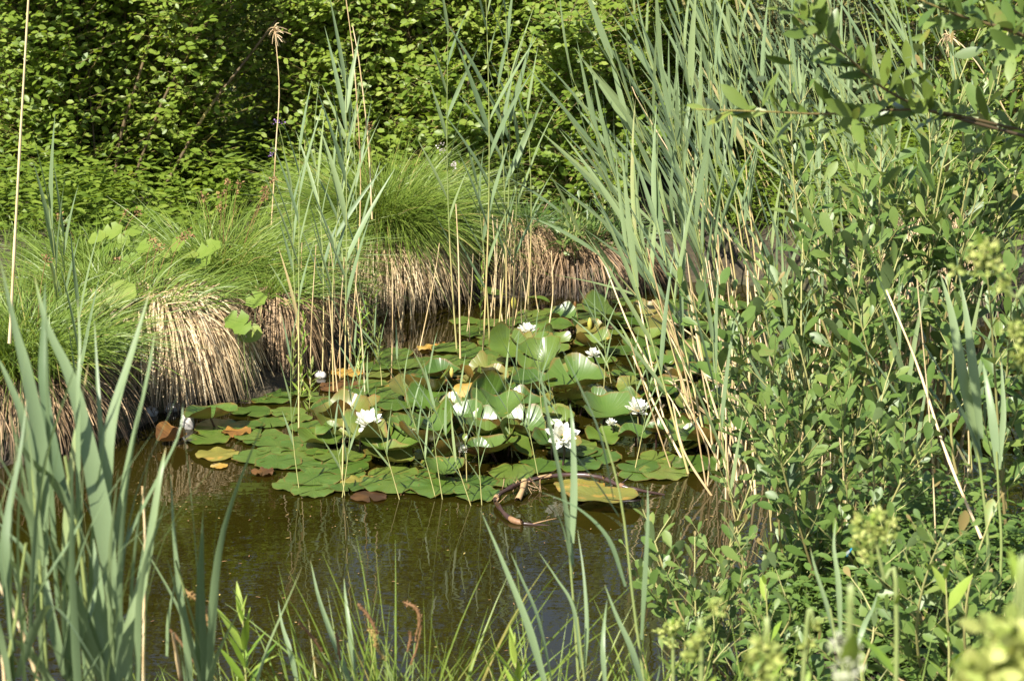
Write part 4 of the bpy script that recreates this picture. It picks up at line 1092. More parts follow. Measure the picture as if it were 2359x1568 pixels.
dry_stalk("tall thick pale dry reed stalk running up past the frame's top", [(22, 790), (34, 560), (48, 300), (68, -40)], 6.4, .0050, 1, tint=.75)
dry_stalk("thin dry reed stalk topped by a ragged pale seed plume", [(625, 520), (636, 330), (643, 200), (632, 62)], 8.3, .0028, 2, plume=True, tint=.65)
dry_stalk("long thin dry stalk leaning from the frame's top down behind the dome reeds", [(800, 900), (830, 480), (818, 180), (792, -40)], 7.6, .0026, 3, tint=.45)
dry_stalk("pale dry stalk ending free in the air over the dome", [(857, 505), (848, 330), (828, 150), (812, 60)], 7.5, .0028, 4, tint=.7)
dry_stalk("dry broken stem with a tiny fork in the open channel", [(922, 770), (930, 700), (938, 640)], 8.15, .003, 5, tint=.7)
dry_stalk("second dry stem of the channel, upright and pointed", [(948, 765), (945, 700), (940, 642)], 8.2, .003, 6, tint=.75)
dry_stalk("long slanting dry stem crossing behind the fan toward the shrubs", [(1720, 600), (1600, 440), (1480, 250), (1455, 200)], 8.3, .0028, 7, tint=.7)
dry_stalk("dry reed with a drooping pale seed plume over the reed bed", [(2350, 330), (2290, 210), (2230, 120), (2180, 78)], 8.4, .003, 8, plume=True, tint=.7)
dry_stalk("long pale dry stalk slanting down across the willow shrubs", [(2260, 1240, 4.7), (2180, 1047, 4.85), (2112, 840, 5.0), (2041, 668, 5.1)], 5, .0036, 9, tint=.8)
dry_stalk("tan dry stem in the reed channel, broken above the pads", [(1060, 825), (1056, 600), (1050, 470)], 7.7, .0032, 10, tint=.7)
dry_stalk("tan stem leaning among the channel reeds by the orange pads", [(958, 905 - 60), (1000, 640), (1012, 560)], 7.9, .0022, 11, tint=.6)

rgs = np.random.default_rng(12)
G_DRY = "pale dry reed stems standing in the water"
for k in range(64):
    bx = rgs.normal(1685, 62); by = rgs.uniform(1010, 1165) if k < 42 else rgs.uniform(820, 1010)
    foot = W(bx, by, -.02); Yf = foot[1]
    ty = rgs.uniform(540, 860) if k % 3 else rgs.uniform(820, 980)
    lean = rgs.normal(-55, 60)
    if bx > 1740 and by > 1120: continue
    tp = D(bx + lean, ty, Yf + rgs.uniform(-.1, .2))
    mid = (foot + tp) / 2 + np.array([rgs.normal(0, .018), 0, 0])
    lb = ("pale dry stem in the thick stand at the water's edge before the swept fan" if bx < 1690 else "pale dry stem in the thick stand, on the side touching the willow leaves")
    dry_stalk(lb, [foot, mid, tp], Yf, rgs.uniform(.0022, .0042), 500 + k, G_DRY, tint=rgs.uniform(.35, .95), leafy=1 if k % 4 == 0 else 0)
for k in range(26):
    bx = rgs.normal(1165, 45); foot = W(bx, rgs.uniform(680, 800), -.02)
    tp = D(bx + rgs.normal(0, 22), rgs.uniform(480, 640), foot[1])
    dry_stalk("thin tan dead stem among the upright channel reeds", [foot, (foot + tp) / 2 + np.array([rgs.normal(0, .01), 0, 0]), tp], foot[1], rgs.uniform(.0016, .0028), 600 + k, "thin dead stems among the channel reeds", tint=rgs.uniform(.3, .9))
for k in range(16):
    bx = rgs.normal(790, 55); foot = W(bx, rgs.uniform(790, 930), -.02)
    tp = D(bx + rgs.normal(8, 20), rgs.uniform(520, 700), foot[1])
    dry_stalk("thin tan dead stem among the slender reeds before the dome", [foot, (foot + tp) / 2 + np.array([rgs.normal(0, .01), 0, 0]), tp], foot[1], rgs.uniform(.0014, .0026), 640 + k, "thin dead stems before the dome", tint=rgs.uniform(.3, .9))
for k in range(26):
    bx = rgs.normal(2130, 45); foot = W(bx, rgs.uniform(690, 740), -.02)
    tp = D(bx + rgs.normal(0, 20), rgs.uniform(560, 660), foot[1])
    dry_stalk("thin pale stem of the straw clump seen beyond the willow", [foot, (foot + tp) / 2, tp], foot[1], rgs.uniform(.002, .003), 670 + k, "pale stems of the straw clump beyond the willow", tint=rgs.uniform(.4, .95))

# ------------------------------------------------------------------ young thin reeds over the front of the pads
G_TH = "thin young reeds rising through the front pads"
THIN = [((922, 1157), (850, 900)), ((1005, 1154), (940, 930)), ((1020, 1157), (990, 850)), ((1087, 1172), (1000, 930)), ((1110, 1170), (1098, 960)), ((787, 1152), (812, 890)), ((795, 1148), (760, 930)),
        ((1240, 1100), (1190, 830)), ((1075, 1120), (1060, 900)), ((980, 1060), (915, 820)), ((1330, 1060), (1250, 870)), ((1180, 1060), (1165, 870)), ((845, 960), (818, 800)), ((690, 1135), (676, 770)),
        ((1460, 1090), (1500, 880)), ((1250, 980), (1235, 760)), ((1385, 960), (1395, 690)), ((1470, 1000), (1455, 770)), ((1410, 900), (1372, 730)), ((880, 900), (845, 720))]
for k, (a, b) in enumerate(THIN):
    f = W(a[0], a[1], -.01)
    side = "before the wide open lily" if a[0] < 960 else ("between the open lily and the rhizome" if a[0] < 1150 else "over the middle of the pads by the rhizome's arch")
    reed(f"thin young reed with needle blades, {side}", f, D(b[0], b[1], f[1] + .03), 700 + k, 6, .13, .0075, G_TH, .30, rgs.uniform(-.4, .4), (-.08, 0), .0016, (.2, .55), tint=.5, separate=False, droop=.05, stem_tint=.25)

# ------------------------------------------------------------------ near reeds with hand laid leaves
def ribbon(mb, C, wmax, tint, yaw, fold=.25, prof_pow=1.0, base=.5):
    K = len(C); t = np.linspace(0, 1, K)
    rng_tip = abs(sin(C[0][0] * 911 + C[-1][2] * 517)) > .45
    T = nrm(np.gradient(C, axis=0))
    view = nrm(np.array([0, 0, CAM_H]) - C)
    s0 = nrm(np.cross(T, view)); n0 = np.cross(s0, T)
    n0 = n0 * np.sign((n0 * view).sum(-1))[:, None]
    a = np.linspace(yaw, yaw * .4, K)[:, None]
    s_ = s0 * np.cos(a) + n0 * np.sin(a); n_ = n0 * np.cos(a) - s0 * np.sin(a)
    w_ = np.minimum(base + (1 - base) * np.clip(t / .3, 0, 1), np.clip((1 - t) * 1.22, 0.012, 1) ** .85)
    hw = (.5 * wmax * w_)[:, None]
    V = np.stack([C + s_ * hw + n_ * hw * fold, C, C - s_ * hw + n_ * hw * fold], 1)
    k, c = np.meshgrid(np.arange(K - 1), np.arange(2), indexing='ij')
    q = np.stack([k * 3 + c, k * 3 + c + 1, (k + 1) * 3 + c + 1, (k + 1) * 3 + c], -1).reshape(-1, 4)
    tv = np.repeat(np.clip(tint + rng_tip * .5 * np.clip((t - .86) / .12, 0, 1), 0, 1)[:, None], 3, 1)
    mb.add(V, tv.ravel(), quads=q)

def near_reed(label, stem, Y, leaves_, seed, group, stem_w=12, tint=.5):
    extra = 10 if group == 'large near reeds on the near bank' else 0
    rg = np.random.default_rng(seed)
    P = np.array([D(x, y, Y) for x, y in stem])
    g = P[0].copy(); g[2] = max(gz(P[0][0], Y), -.05)
    P = np.vstack([[g], P]) if P[0][2] > g[2] + .05 else P
    root = thing("reed", label, "reed", group, g)
    C = smooth_path(P - g, 14); k = pxm(Y, .8)
    m = MB(); tubes(m, C[None], (stem_w * .5 * k * np.linspace(1.1, .55, 14))[None], np.clip(.32 + rg.normal(0, .05, 14), 0, 1)[None], 8); m.build("stem", M['reed_stem'], root)
    for (pts, wpx, dy, tn) in leaves_:
        n = len(pts)
        Q = np.array([D(x, y, Y + dy * (i / (n - 1)) ** 1.3) for i, (x, y) in enumerate(pts)]) - g
        m = MB(); yaw = rg.normal(0, .45)
        ribbon(m, smooth_path(Q, 16), wpx * .86 * pxm(Y + dy * .5, .8) / max(.75, cos(yaw)), tint + tn - .12, yaw)
        m.build("leaf", M['reed'], root)
    for k in range(extra):
        i = rg.integers(1, 9); p = C[i] + rg.normal(0, .02, 3) * [1, 1, 0]
        L_ = rg.uniform(.22, .5)
        e = p + np.array([rg.normal(.02, .10), rg.normal(0, .07), L_])
        mid = (p + e) / 2 + np.array([(p[0] - e[0]) * .2, 0, .02])
        m = MB(); yaw = rg.normal(0, .6)
        ribbon(m, smooth_path(np.array([p, mid, e]), 12), rg.uniform(.007, .016), float(np.clip(rg.normal(tint - .1, .2), 0, 1)), yaw)
        m.build("leaf", M['reed'], root)
    return root

G_NL = "large near reeds on the near bank"
near_reed("near reed whose long blade rises to the sedge bank at the frame's edge", [(112, 1640), (95, 1350), (75, 1080)], 3.0,
          [([(100, 1300), (90, 1040), (60, 860), (34, 755), (-2, 590)], 50, .12, .05), ([(88, 1250), (60, 1000), (20, 880), (-10, 815)], 32, .05, .1), ([(92, 1300), (70, 1200), (35, 1120), (-25, 1010)], 30, -.1, 0),
           ([(95, 1350), (30, 1300), (-10, 1240)], 26, -.15, .1), ([(100, 1420), (60, 1280), (15, 1225), (-5, 1200)], 24, .1, .05)], 1, G_NL, 12)
near_reed("near reed with the widest blurred grey green blades, in the middle of its group", [(215, 1640), (190, 1300), (150, 1050)], 3.05,
          [([(262, 1400), (240, 1230), (204, 1040), (163, 874), (109, 755), (80, 640)], 58, .15, .1), ([(180, 1230), (130, 1080), (100, 890), (100, 760), (104, 650)], 38, .2, -.35), ([(215, 1450), (185, 1250), (180, 925), (184, 800), (178, 690)], 18, .1, .1),
           ([(170, 1200), (120, 1110), (70, 1060), (30, 990)], 40, -.1, .1), ([(205, 1500), (150, 1340), (120, 1250), (60, 1190), (20, 1165)], 34, -.1, 0)], 2, G_NL, 13)
near_reed("near reed with two straight blades slanting up across the straw skirt", [(272, 1640), (262, 1400), (248, 1200)], 3.1,
          [([(246, 1250), (242, 1080), (262, 950), (306, 806), (345, 672)], 40, .1, .15), ([(255, 1300), (272, 1220), (300, 1050), (338, 880), (358, 760)], 40, .05, .1), ([(246, 1300), (236, 1050), (226, 900), (217, 735)], 20, .15, 0),
           ([(262, 1330), (300, 1230), (360, 1110), (412, 1000), (422, 925)], 20, .1, -.1)], 3, G_NL, 12)
near_reed("near reed with one broad blade curving past the pale standing stalk", [(290, 1660), (285, 1600), (284, 1560)], 2.95,
          [([(284, 1580), (300, 1450), (335, 1310), (366, 1110), (382, 1030)], 32, .1, .2), ([(280, 1620), (240, 1450), (226, 1330), (215, 1240)], 40, .05, 0), ([(270, 1640), (200, 1480), (170, 1350), (120, 1240)], 38, -.1, .05)], 4, G_NL, 10)
near_reed("slender near reed with a forked top above the open water", [(500, 1660), (470, 1520), (405, 1290)], 3.3,
          [([(455, 1545), (420, 1400), (402, 1250), (393, 1092)], 22, .1, .1), ([(385, 1510), (390, 1420), (402, 1350), (404, 1300)], 16, 0, .15), ([(470, 1600), (440, 1490), (410, 1380)], 18, -.05, .1)], 5, G_NL, 9)
near_reed("near reed leaning in from the frame's lower corner with a dark side blade", [(20, 1660), (40, 1400), (60, 1250)], 2.8,
          [([(30, 1500), (10, 1300), (20, 1180), (45, 1050), (62, 920)], 30, .1, -.2), ([(45, 1450), (110, 1330), (160, 1250), (195, 1180)], 26, .1, 0), ([(40, 1560), (80, 1450), (130, 1400), (240, 1560)], 26, -.1, .05), ([(25, 1600), (-5, 1450), (-20, 1380)], 30, -.1, .1)], 6, G_NL, 12)
near_reed("low near reed with many short blades filling the foot of the group", [(160, 1660), (150, 1500), (140, 1380)], 2.9,
          [([(150, 1560), (120, 1440), (105, 1340), (100, 1260)], 34, .1, 0), ([(155, 1580), (190, 1460), (215, 1380), (222, 1300)], 34, .1, .1), ([(150, 1620), (80, 1520), (40, 1480), (0, 1460)], 30, -.1, .1), ([(165, 1630), (210, 1540), (250, 1480), (262, 1430)], 30, 0, -.15)], 7, G_NL, 11)
dry_stalk("pale dry stalk standing straight behind the near reeds", [(330, 1620), (332, 1400), (334, 1240), (328, 1120)], 3.4, .0030, 21, tint=.75)
dry_stalk("thick pale dry stalk slanting across the frame's lower corner", [(110, 1640), (60, 1480), (20, 1390), (-30, 1290)], 2.9, .0035, 22, tint=.8)
dry_stalk("short dry stump of a reed near the flowering sedge", [(430, 1640), (412, 1540), (398, 1455)], 3.3, .0042, 23, tint=.35)
dry_stalk("short dry stalk in the lower corner beside the slanting thick one", [(15, 1640), (8, 1540), (0, 1450)], 2.9, .003, 24, tint=.75)

G_NC = "near reeds in front of the rhizome"
near_reed("near reed with two upright blades crossing the large lily", [(1335, 1650), (1325, 1450), (1312, 1280)], 3.7,
          [([(1318, 1300), (1300, 1160), (1262, 960), (1240, 838)], 22, .1, .1), ([(1318, 1250), (1322, 1120), (1318, 980), (1312, 930)], 22, .1, .05), ([(1320, 1330), (1290, 1200), (1230, 1110), (1180, 1030)], 14, -.1, -.1)], 11, G_NC, 9)
near_reed("tall slim near reed whose long blade arches over the yellow pad", [(1490, 1650), (1460, 1400), (1430, 1150), (1385, 980)], 3.6,
          [([(1412, 1150), (1380, 1000), (1330, 880), (1293, 800)], 16, .1, .15), ([(1425, 1190), (1370, 1110), (1280, 1000), (1172, 920)], 18, -.2, -.35), ([(1478, 1472), (1486, 1330), (1492, 1200), (1491, 1118)], 17, .05, -.2),
           ([(1440, 1350), (1400, 1240), (1330, 1170), (1240, 1130)], 14, .1, -.3)], 12, G_NC, 8)
near_reed("near reed with one long grey blade lying diagonally over the open water", [(1290, 1660), (1275, 1600), (1265, 1560)], 3.5,
          [([(1262, 1600), (1215, 1440), (1160, 1300), (1107, 1175)], 24, .15, .1), ([(1280, 1620), (1240, 1430), (1200, 1330), (1175, 1270)], 16, .1, 0), ([(1255, 1640), (1170, 1540), (1110, 1480), (1060, 1440)], 14, -.1, .1)], 13, G_NC, 9)
near_reed("near reed with a broad low blade beside the sky reflection", [(1490, 1670), (1488, 1620), (1486, 1590)], 3.5,
          [([(1490, 1620), (1455, 1500), (1420, 1420), (1392, 1345)], 26, .1, .1), ([(1395, 1600), (1388, 1500), (1392, 1430), (1398, 1380)], 16, .1, .1), ([(1500, 1620), (1520, 1530), (1500, 1450)], 14, 0, -.1)], 14, G_NC, 8)
near_reed("thin near reed with a crossing blade between the two bright herbs", [(1350, 1660), (1345, 1560), (1330, 1420)], 3.6,
          [([(1340, 1540), (1320, 1400), (1280, 1330), (1240, 1270)], 13, .1, .1), ([(1345, 1560), (1352, 1450), (1345, 1330), (1330, 1220)], 12, .1, 0), ([(1350, 1600), (1380, 1480), (1388, 1400)], 12, 0, .1)], 15, G_NC, 7)
near_reed("near reed at the open water with blades leaning outward, by the brown sedge spikes", [(830, 1660), (815, 1560), (800, 1480)], 3.7,
          [([(815, 1590), (770, 1480), (735, 1380), (715, 1290)], 20, .1, .1), ([(820, 1590), (806, 1460), (796, 1380), (792, 1330)], 15, .1, .15), ([(830, 1620), (870, 1520), (880, 1470)], 14, 0, .1)], 16, G_NC, 8)
near_reed("low near reed beside the first bright herb", [(700, 1660), (690, 1600), (680, 1560)], 3.7,
          [([(690, 1600), (668, 1500), (650, 1440), (640, 1380)], 16, .1, .1), ([(695, 1620), (720, 1540), (722, 1480)], 12, 0, .1)], 17, G_NC, 7)

G_NR = "broad bladed reeds standing before the willow"
near_reed("reed with a pair of broad pale blades standing before the willow leaves", [(2275, 1300), (2262, 1120), (2245, 1000)], 4.4,
          [([(2255, 1060), (2215, 860), (2190, 720), (2165, 630)], 30, .1, .2), ([(2258, 1010), (2240, 850), (2225, 730), (2210, 640)], 30, .1, .2), ([(2260, 1050), (2200, 920), (2130, 800), (2080, 745)], 18, -.1, -.35)], 21, G_NR, 9)
near_reed("smaller reed of two upright blades by the frame's edge before the pads", [(2305, 1300), (2300, 1150), (2295, 1040)], 4.3,
          [([(2298, 1080), (2285, 960), (2272, 880), (2262, 830)], 20, .1, .15), ([(2300, 1080), (2310, 960), (2308, 880), (2304, 810)], 18, .1, .2)], 22, G_NR, 8)
near_reed("pale reed with two blades and a short one rising from the lower grass", [(1945, 1620), (1925, 1480), (1912, 1400)], 3.3,
          [([(1925, 1480), (1905, 1400), (1880, 1320), (1865, 1260)], 20, .1, .2), ([(1935, 1460), (1930, 1340), (1920, 1260), (1925, 1190)], 18, .1, .2), ([(1970, 1500), (1990, 1440), (2010, 1400), (2022, 1360)], 16, .1, .1)], 23, G_NR, 9)

# ------------------------------------------------------------------ willows on the near side
def leafy_axes(fol, axes, spacing, Lf, Wf, tpl, rg, tintm=.5, start=.12, ang=(.6, 1.05), tipred=True, droop=.1, up=.35):
    for C in axes:
        seg = np.linalg.norm(np.diff(C, axis=0), axis=1); cum = np.concatenate([[0], np.cumsum(seg)]); tot = cum[-1]
        n = max(3, int(tot * (1 - start) / spacing))
        s_ = np.linspace(start * tot, tot, n) + rg.uniform(-.3, .3, n) * spacing; s_ = np.clip(s_, 0, tot * .999)
        P = np.stack([np.interp(s_, cum, C[:, k]) for k in range(3)], -1)
        T = nrm(np.stack([np.interp(s_, cum, np.gradient(C, axis=0)[:, k]) for k in range(3)], -1))
        ph = np.arange(n) * 2.4 + rg.uniform(0, 6)
        ref = np.array([.3, .8, .1]); A = nrm(np.cross(T, ref)); B = np.cross(T, A)
        rad = A * np.cos(ph)[:, None] + B * np.sin(ph)[:, None]
        rel = (s_ / tot)
        a = rg.uniform(*ang, n) * (1 - .55 * np.clip((rel - .75) / .25, 0, 1))
        d = nrm(T * np.cos(a)[:, None] + rad * np.sin(a)[:, None] + np.array([0, 0, .12]))
        nn = nrm(T * np.sin(a)[:, None] - rad * np.cos(a)[:, None] + np.array([-.15, -.25, up]) + rg.normal(0, .25, (n, 3)))
        sz = rg.uniform(.45, 1.2, n) * (1 - .5 * np.clip((rel - .85) / .15, 0, 1))
        ti = np.clip(rg.normal(tintm, .19, n) + .22 * (rel > .82), 0, .9)
        ti = np.where(rg.uniform(0, 1, n) < .006, 1.0, ti)
        if tipred: ti = np.where((rel > .97) & (rg.uniform(0, 1, n) < .4), 1.0, ti)
        leaves(fol, P, d, nn, Lf * sz, Wf * sz, tpl, ti, droop * rg.uniform(-.3, 1.6, n))

def willow(label, foot, tips, seed, Lf=.058, Wf=.025, mat='willow', ntw=9, twl=(.10, .26), spacing=.020, r=.0042, tintm=.5, bow=.06, group="willow shrubs on the near side of the pond", low=.22, tpl=LT_OBOV):
    rg = np.random.default_rng(seed)
    foot = np.asarray(foot, float)
    root = thing("willow_shrub", label, "shrub", group, foot)
    fol = MB()
    for tp in tips:
        tip = np.asarray(tp, float) - foot
        t = np.linspace(0, 1, 12)
        s0 = rg.normal(0, .05, 3) * [1, 1, 0]
        C = s0 + (tip - s0) * t[:, None] + np.array([rg.normal(0, bow), rg.normal(0, bow), 0]) * np.sin(t * pi)[:, None] + np.array([rg.normal(0, .02), 0, 0]) * np.sin(t * 2 * pi)[:, None]
        C[:, :2] += (tip[:2] * .22)[None] * (np.sin(t * pi) * (1 - t))[:, None]
        H = np.linalg.norm(tip)
        m = MB(); tubes(m, C[None], (r * np.linspace(1.25, .34, 12))[None], np.clip(np.linspace(.05, .85, 12) + rg.normal(0, .06), 0, 1)[None], 6)
        ax = [C]
        n = max(2, int(ntw * H * rg.uniform(.8, 1.2)))
        TW = []
        for k in range(n):
            u = rg.uniform(low, .88); i = int(u * 11); f = u * 11 - i; p = C[i] * (1 - f) + C[min(i + 1, 11)] * f
            T = nrm(C[min(i + 1, 11)] - C[i]); az = rg.uniform(0, 2 * pi)
            o = np.array([cos(az), sin(az) * .8, .1]); d = nrm(T * rg.uniform(.5, 1.1) + o * rg.uniform(.6, 1.1))
            L = rg.uniform(*twl) * (1.15 - .5 * u)
            q = np.linspace(0, 1, 6)[:, None]
            TW.append(p + L * (d * q + np.array([0, 0, .16]) * q * q))
        if TW: tubes(m, np.array(TW), (r * .38 * np.linspace(1, .4, 6))[None], rg.uniform(.4, 1, len(TW)), 4)
        m.build("stem", M['twig'], root)
        leafy_axes(fol, [C], spacing * 1.25, Lf * 1.12, Wf * 1.08, tpl, rg, tintm, start=.30)
        leafy_axes(fol, TW, spacing * .85, Lf * .86, Wf * .95, tpl, rg, tintm, start=.10, tipred=False)
    fol.build("foliage", M[mat], root)
    return root

def T_(lst, Y, rg=np.random.default_rng(9)):
    return [D(x, y, Y + rg.uniform(-.25, .25)) for x, y in lst]

willow("tall back willow shrub with pale upright shoots rising in front of the reed bed", np.array([GX(2120, 5.9, 0), 5.9, .0]),
       T_([(1818, 126), (2034, 214), (2126, 163), (2190, 102), (1990, 408), (1935, 330), (2290, 250), (2330, 340), (1850, 430), (2080, 420), (2180, 400), (2260, 420), (1930, 500), (2260, 60), (2330, 30), (2380, 160), (2300, 150), (2390, 300), (2220, 200), (2060, 330)], 5.85), 1, .082, .029, ntw=8, spacing=.029, low=.52)
willow("willow shrub with grey green shoots between the dry reed stems and the straw clump", np.array([GX(1960, 5.55, 0), 5.55, .0]),
       T_([(1792, 647), (1612, 628), (1891, 680), (1700, 560), (1760, 590), (1850, 520), (2000, 520), (2080, 560), (1660, 730), (1740, 800), (1960, 640), (1830, 760)], 5.5), 2, .076, .030, ntw=10, spacing=.026)
willow("small low willow bush at the water's edge with three paired shoots", np.array([GX(1640, 4.75, .05), 4.75, .0]),
       T_([(1480, 1172), (1545, 1188), (1600, 1235), (1478, 1330), (1660, 1180), (1715, 1205), (1560, 1340), (1620, 1330), (1690, 1330), (1530, 1430)], 4.7), 3, .050, .022, ntw=12, twl=(.07, .16), spacing=.019, r=.003, low=.12)
willow("dense rounded willow bush at the middle of the near side, over the brown water", np.array([GX(1930, 5.05, .05), 5.05, .0]),
       T_([(1790, 1010), (1900, 1000), (2000, 950), (2080, 1040), (2150, 980), (1820, 1150), (1740, 1080), (1780, 1290), (1950, 1120), (2060, 1180), (1880, 1250), (1990, 1260), (1860, 900), (1960, 860), (2060, 820), (1760, 920)], 5.0), 4, .060, .026, ntw=13, twl=(.08, .2), spacing=.0215, r=.0036, low=.1, tintm=.42)
willow("willow shrub along the frame's edge behind the pair of broad reed blades", np.array([GX(2350, 5.3, .05), 5.3, .1]),
       T_([(2270, 600), (2340, 560), (2390, 690), (2350, 1010), (2300, 1080), (2150, 1000), (2180, 640), (2330, 680), (2400, 500)], 5.25), 5, .072, .029, ntw=6, spacing=.025)
willow("willow bush in the lower corner, in front of the long slanting dry stalk", np.array([GX(2200, 4.3, .2), 4.3, .15]),
       T_([(2000, 1215), (2100, 1200), (2200, 1170), (2300, 1150), (2370, 1250), (1960, 1330), (2080, 1340), (2180, 1300), (2280, 1330), (2020, 1440), (2140, 1440), (2250, 1420), (1900, 1420)], 4.25), 6, .056, .025, ntw=13, twl=(.07, .17), spacing=.021, r=.0034, low=.1)
willow("willow bush at the lower edge between the sky reflection and the pale herb", np.array([GX(1740, 4.2, .2), 4.2, .12]),
       T_([(1640, 1400), (1720, 1380), (1800, 1360), (1860, 1440), (1600, 1480), (1680, 1480), (1780, 1480), (1840, 1520), (1720, 1540)], 4.15), 7, .044, .019, ntw=14, twl=(.06, .15), spacing=.018, r=.003, low=.1)

rgw = np.random.default_rng(44)
for k in range(18):
    px = rgw.uniform(1700, 2340); Y = rgw.uniform(5.3, 7.4); x = GX(px, Y, 0)
    ft = np.array([x, Y, max(gz(x, Y), -.03)])
    reed("slim green reed threading up through the near willow shrubs", ft, at(px - rgw.uniform(-40, 120), rgw.uniform(250, 760) if Y > 6 else rgw.uniform(500, 900), Y), 900 + k, 7, .26, .013, "reeds threading through the willow", .3, rgw.uniform(-.5, .5), (-.1, 0), .0026, (.12, .42), tint=.52, separate=False, droop=.05)
for k in range(15):
    px = rgw.uniform(1720, 2340); Y = rgw.uniform(4.9, 7.2); x = GX(px, Y, 0)
    ft = np.array([x, Y, max(gz(x, Y), -.03)])
    tp = D(px + rgw.normal(-25, 60), rgw.uniform(480, 1050), Y)
    dry_stalk("thin pale dead stem threading through the near willow shrubs", [ft, (ft + tp) / 2 + np.array([rgw.normal(0, .02), 0, 0]), tp], Y, rgw.uniform(.0016, .003), 950 + k, "dead stems threading through the willow", tint=rgw.uniform(.4, .9))

# bright shoots with lance leaves in the lower corner
def shoot(label, pts, Y, n, Lf, Wf, seed, mat='herb', name="leafy_shoot", cat="plant", r=.0026, tpl=LT_LANCE, group=None, ang=(.5, .9), start=.25, tintm=.5, stem='twig', spacing=None):
    rg = np.random.default_rng(seed)
    P = np.array([D(x, y, Y) for x, y in pts]); g = P[0].copy()
    h = gz(P[0][0], P[0][1])
    if P[0][2] > h: g[2] = max(h, -.03); P = np.vstack([[g], P])
    root = thing(name, label, cat, group, g)
    C = smooth_path(P - g, 14)
    m = MB(); tubes(m, C[None], (r * np.linspace(1.2, .4, 14))[None], .7, 6); m.build("stem", M[stem], root)
    fol = MB(); tot = np.linalg.norm(np.diff(C, axis=0), axis=1).sum()
    leafy_axes(fol, [C], spacing or tot * (1 - start) / n, Lf, Wf, tpl, rg, tintm, start=start, ang=ang, tipred=False, droop=.12)
    fol.build("foliage", M[mat], root)
    return root

shoot("fresh yellow green willow shoot standing clear of the lower corner bush", [(2185, 1560), (2182, 1440), (2178, 1330)], 3.7, 13, .075, .028, 1, start=.1)
shoot("second fresh shoot with bright lance leaves, at the small bush's foot", [(1772, 1520), (1768, 1430), (1762, 1345)], 4.0, 13, .065, .022, 2, start=.1)
shoot("fresh shoot at the frame's edge in the lower corner", [(2350, 1560), (2345, 1420), (2340, 1300)], 3.7, 13, .07, .026, 3, start=.1)
shoot("bright green herb with whorled lance leaves and a brown tip over the open water", [(572, 1660), (566, 1560), (558, 1400)], 3.7, 26, .092, .016, 4, start=.30, ang=(.35, 1.0))
shoot("second bright green herb with whorled lance leaves, nearer the sky reflection", [(1200, 1680), (1192, 1600), (1185, 1480)], 3.6, 26, .085, .015, 5, start=.35, ang=(.35, 1.0))

# overhanging branches from a willow rooted outside the frame
def overhang():
    g = np.array([1.75, 4.25, .2])
    root = thing("willow_tree", "willow reaching in from the frame's edge with two long leafy branches over the reed bed", "willow", "willow shrubs on the near side of the pond", g)
    rg = np.random.default_rng(31)
    tr = smooth_path(np.array([[0, 0, -.05], [.03, .02, .5], [-.02, .0, 1.0], [-.0, .05, 1.6]]), 12)
    m = MB(); tubes(m, tr[None], (np.linspace(.028, .010, 12))[None], .1, 8); m.build("trunk", M['bark'], root)
    brs = [
        ([D(2500, 330, 4.2), D(2350, 300, 4.1), D(2129, 254, 4.0), D(1908, 263, 3.9), D(1772, 258, 3.85), D(1602, 252, 3.8)], .0048, M['willow_big'], .6, .03),
        ([D(2250, 285, 4.05), D(2129, 250, 4.0), D(2034, 204, 3.9), D(1950, 130, 3.85), D(1891, 88, 3.8), D(1785, 5, 3.75), D(1700, -60, 3.7)], .0040, M['willow_big'], .7, .03),
        ([D(2520, 180, 4.1), D(2358, 84, 4.0), D(2231, 44, 3.95), D(2146, 12, 3.9), D(2060, -30, 3.9)], .006, M['willow'], .62, .024),
        ([D(2520, 130, 4.2), D(2400, 60, 4.15), D(2330, 20, 4.1), D(2290, -40, 4.1)], .005, M['willow'], .5, .022),
    ]
    for pts, r, mt, tm, sp in brs:
        P = np.array(pts) - g
        u = np.clip(P[0][2] / 1.6, .2, 1); q = tr[int(u * 10)]
        C = smooth_path(np.vstack([[q], P]), 22)
        m = MB(); tubes(m, C[None], (r * .75 * np.linspace(1.2, .25, 22))[None], np.clip(np.linspace(0, .9, 22), 0, 1)[None], 7)
        br = m.build("branch", M['bark'], root)
        fol = MB()
        leafy_axes(fol, [C[5:]], sp * .8, .074, .025, LT_OVAL, rg, tm, start=.02, tipred=False, droop=.10)
        TW = []
        for k in range(14):
            i = rg.integers(6, 18); T = nrm(C[i + 1] - C[i]); d = nrm(T + rg.normal(0, .55, 3)); qq = np.linspace(0, 1, 6)[:, None]
            TW.append(C[i] + rg.uniform(.06, .16) * d * qq)
        leafy_axes(fol, TW, .022, .058, .021, LT_OVAL, rg, tm - .1, start=.1, tipred=False)
        fol.build("foliage", mt, br)
overhang()

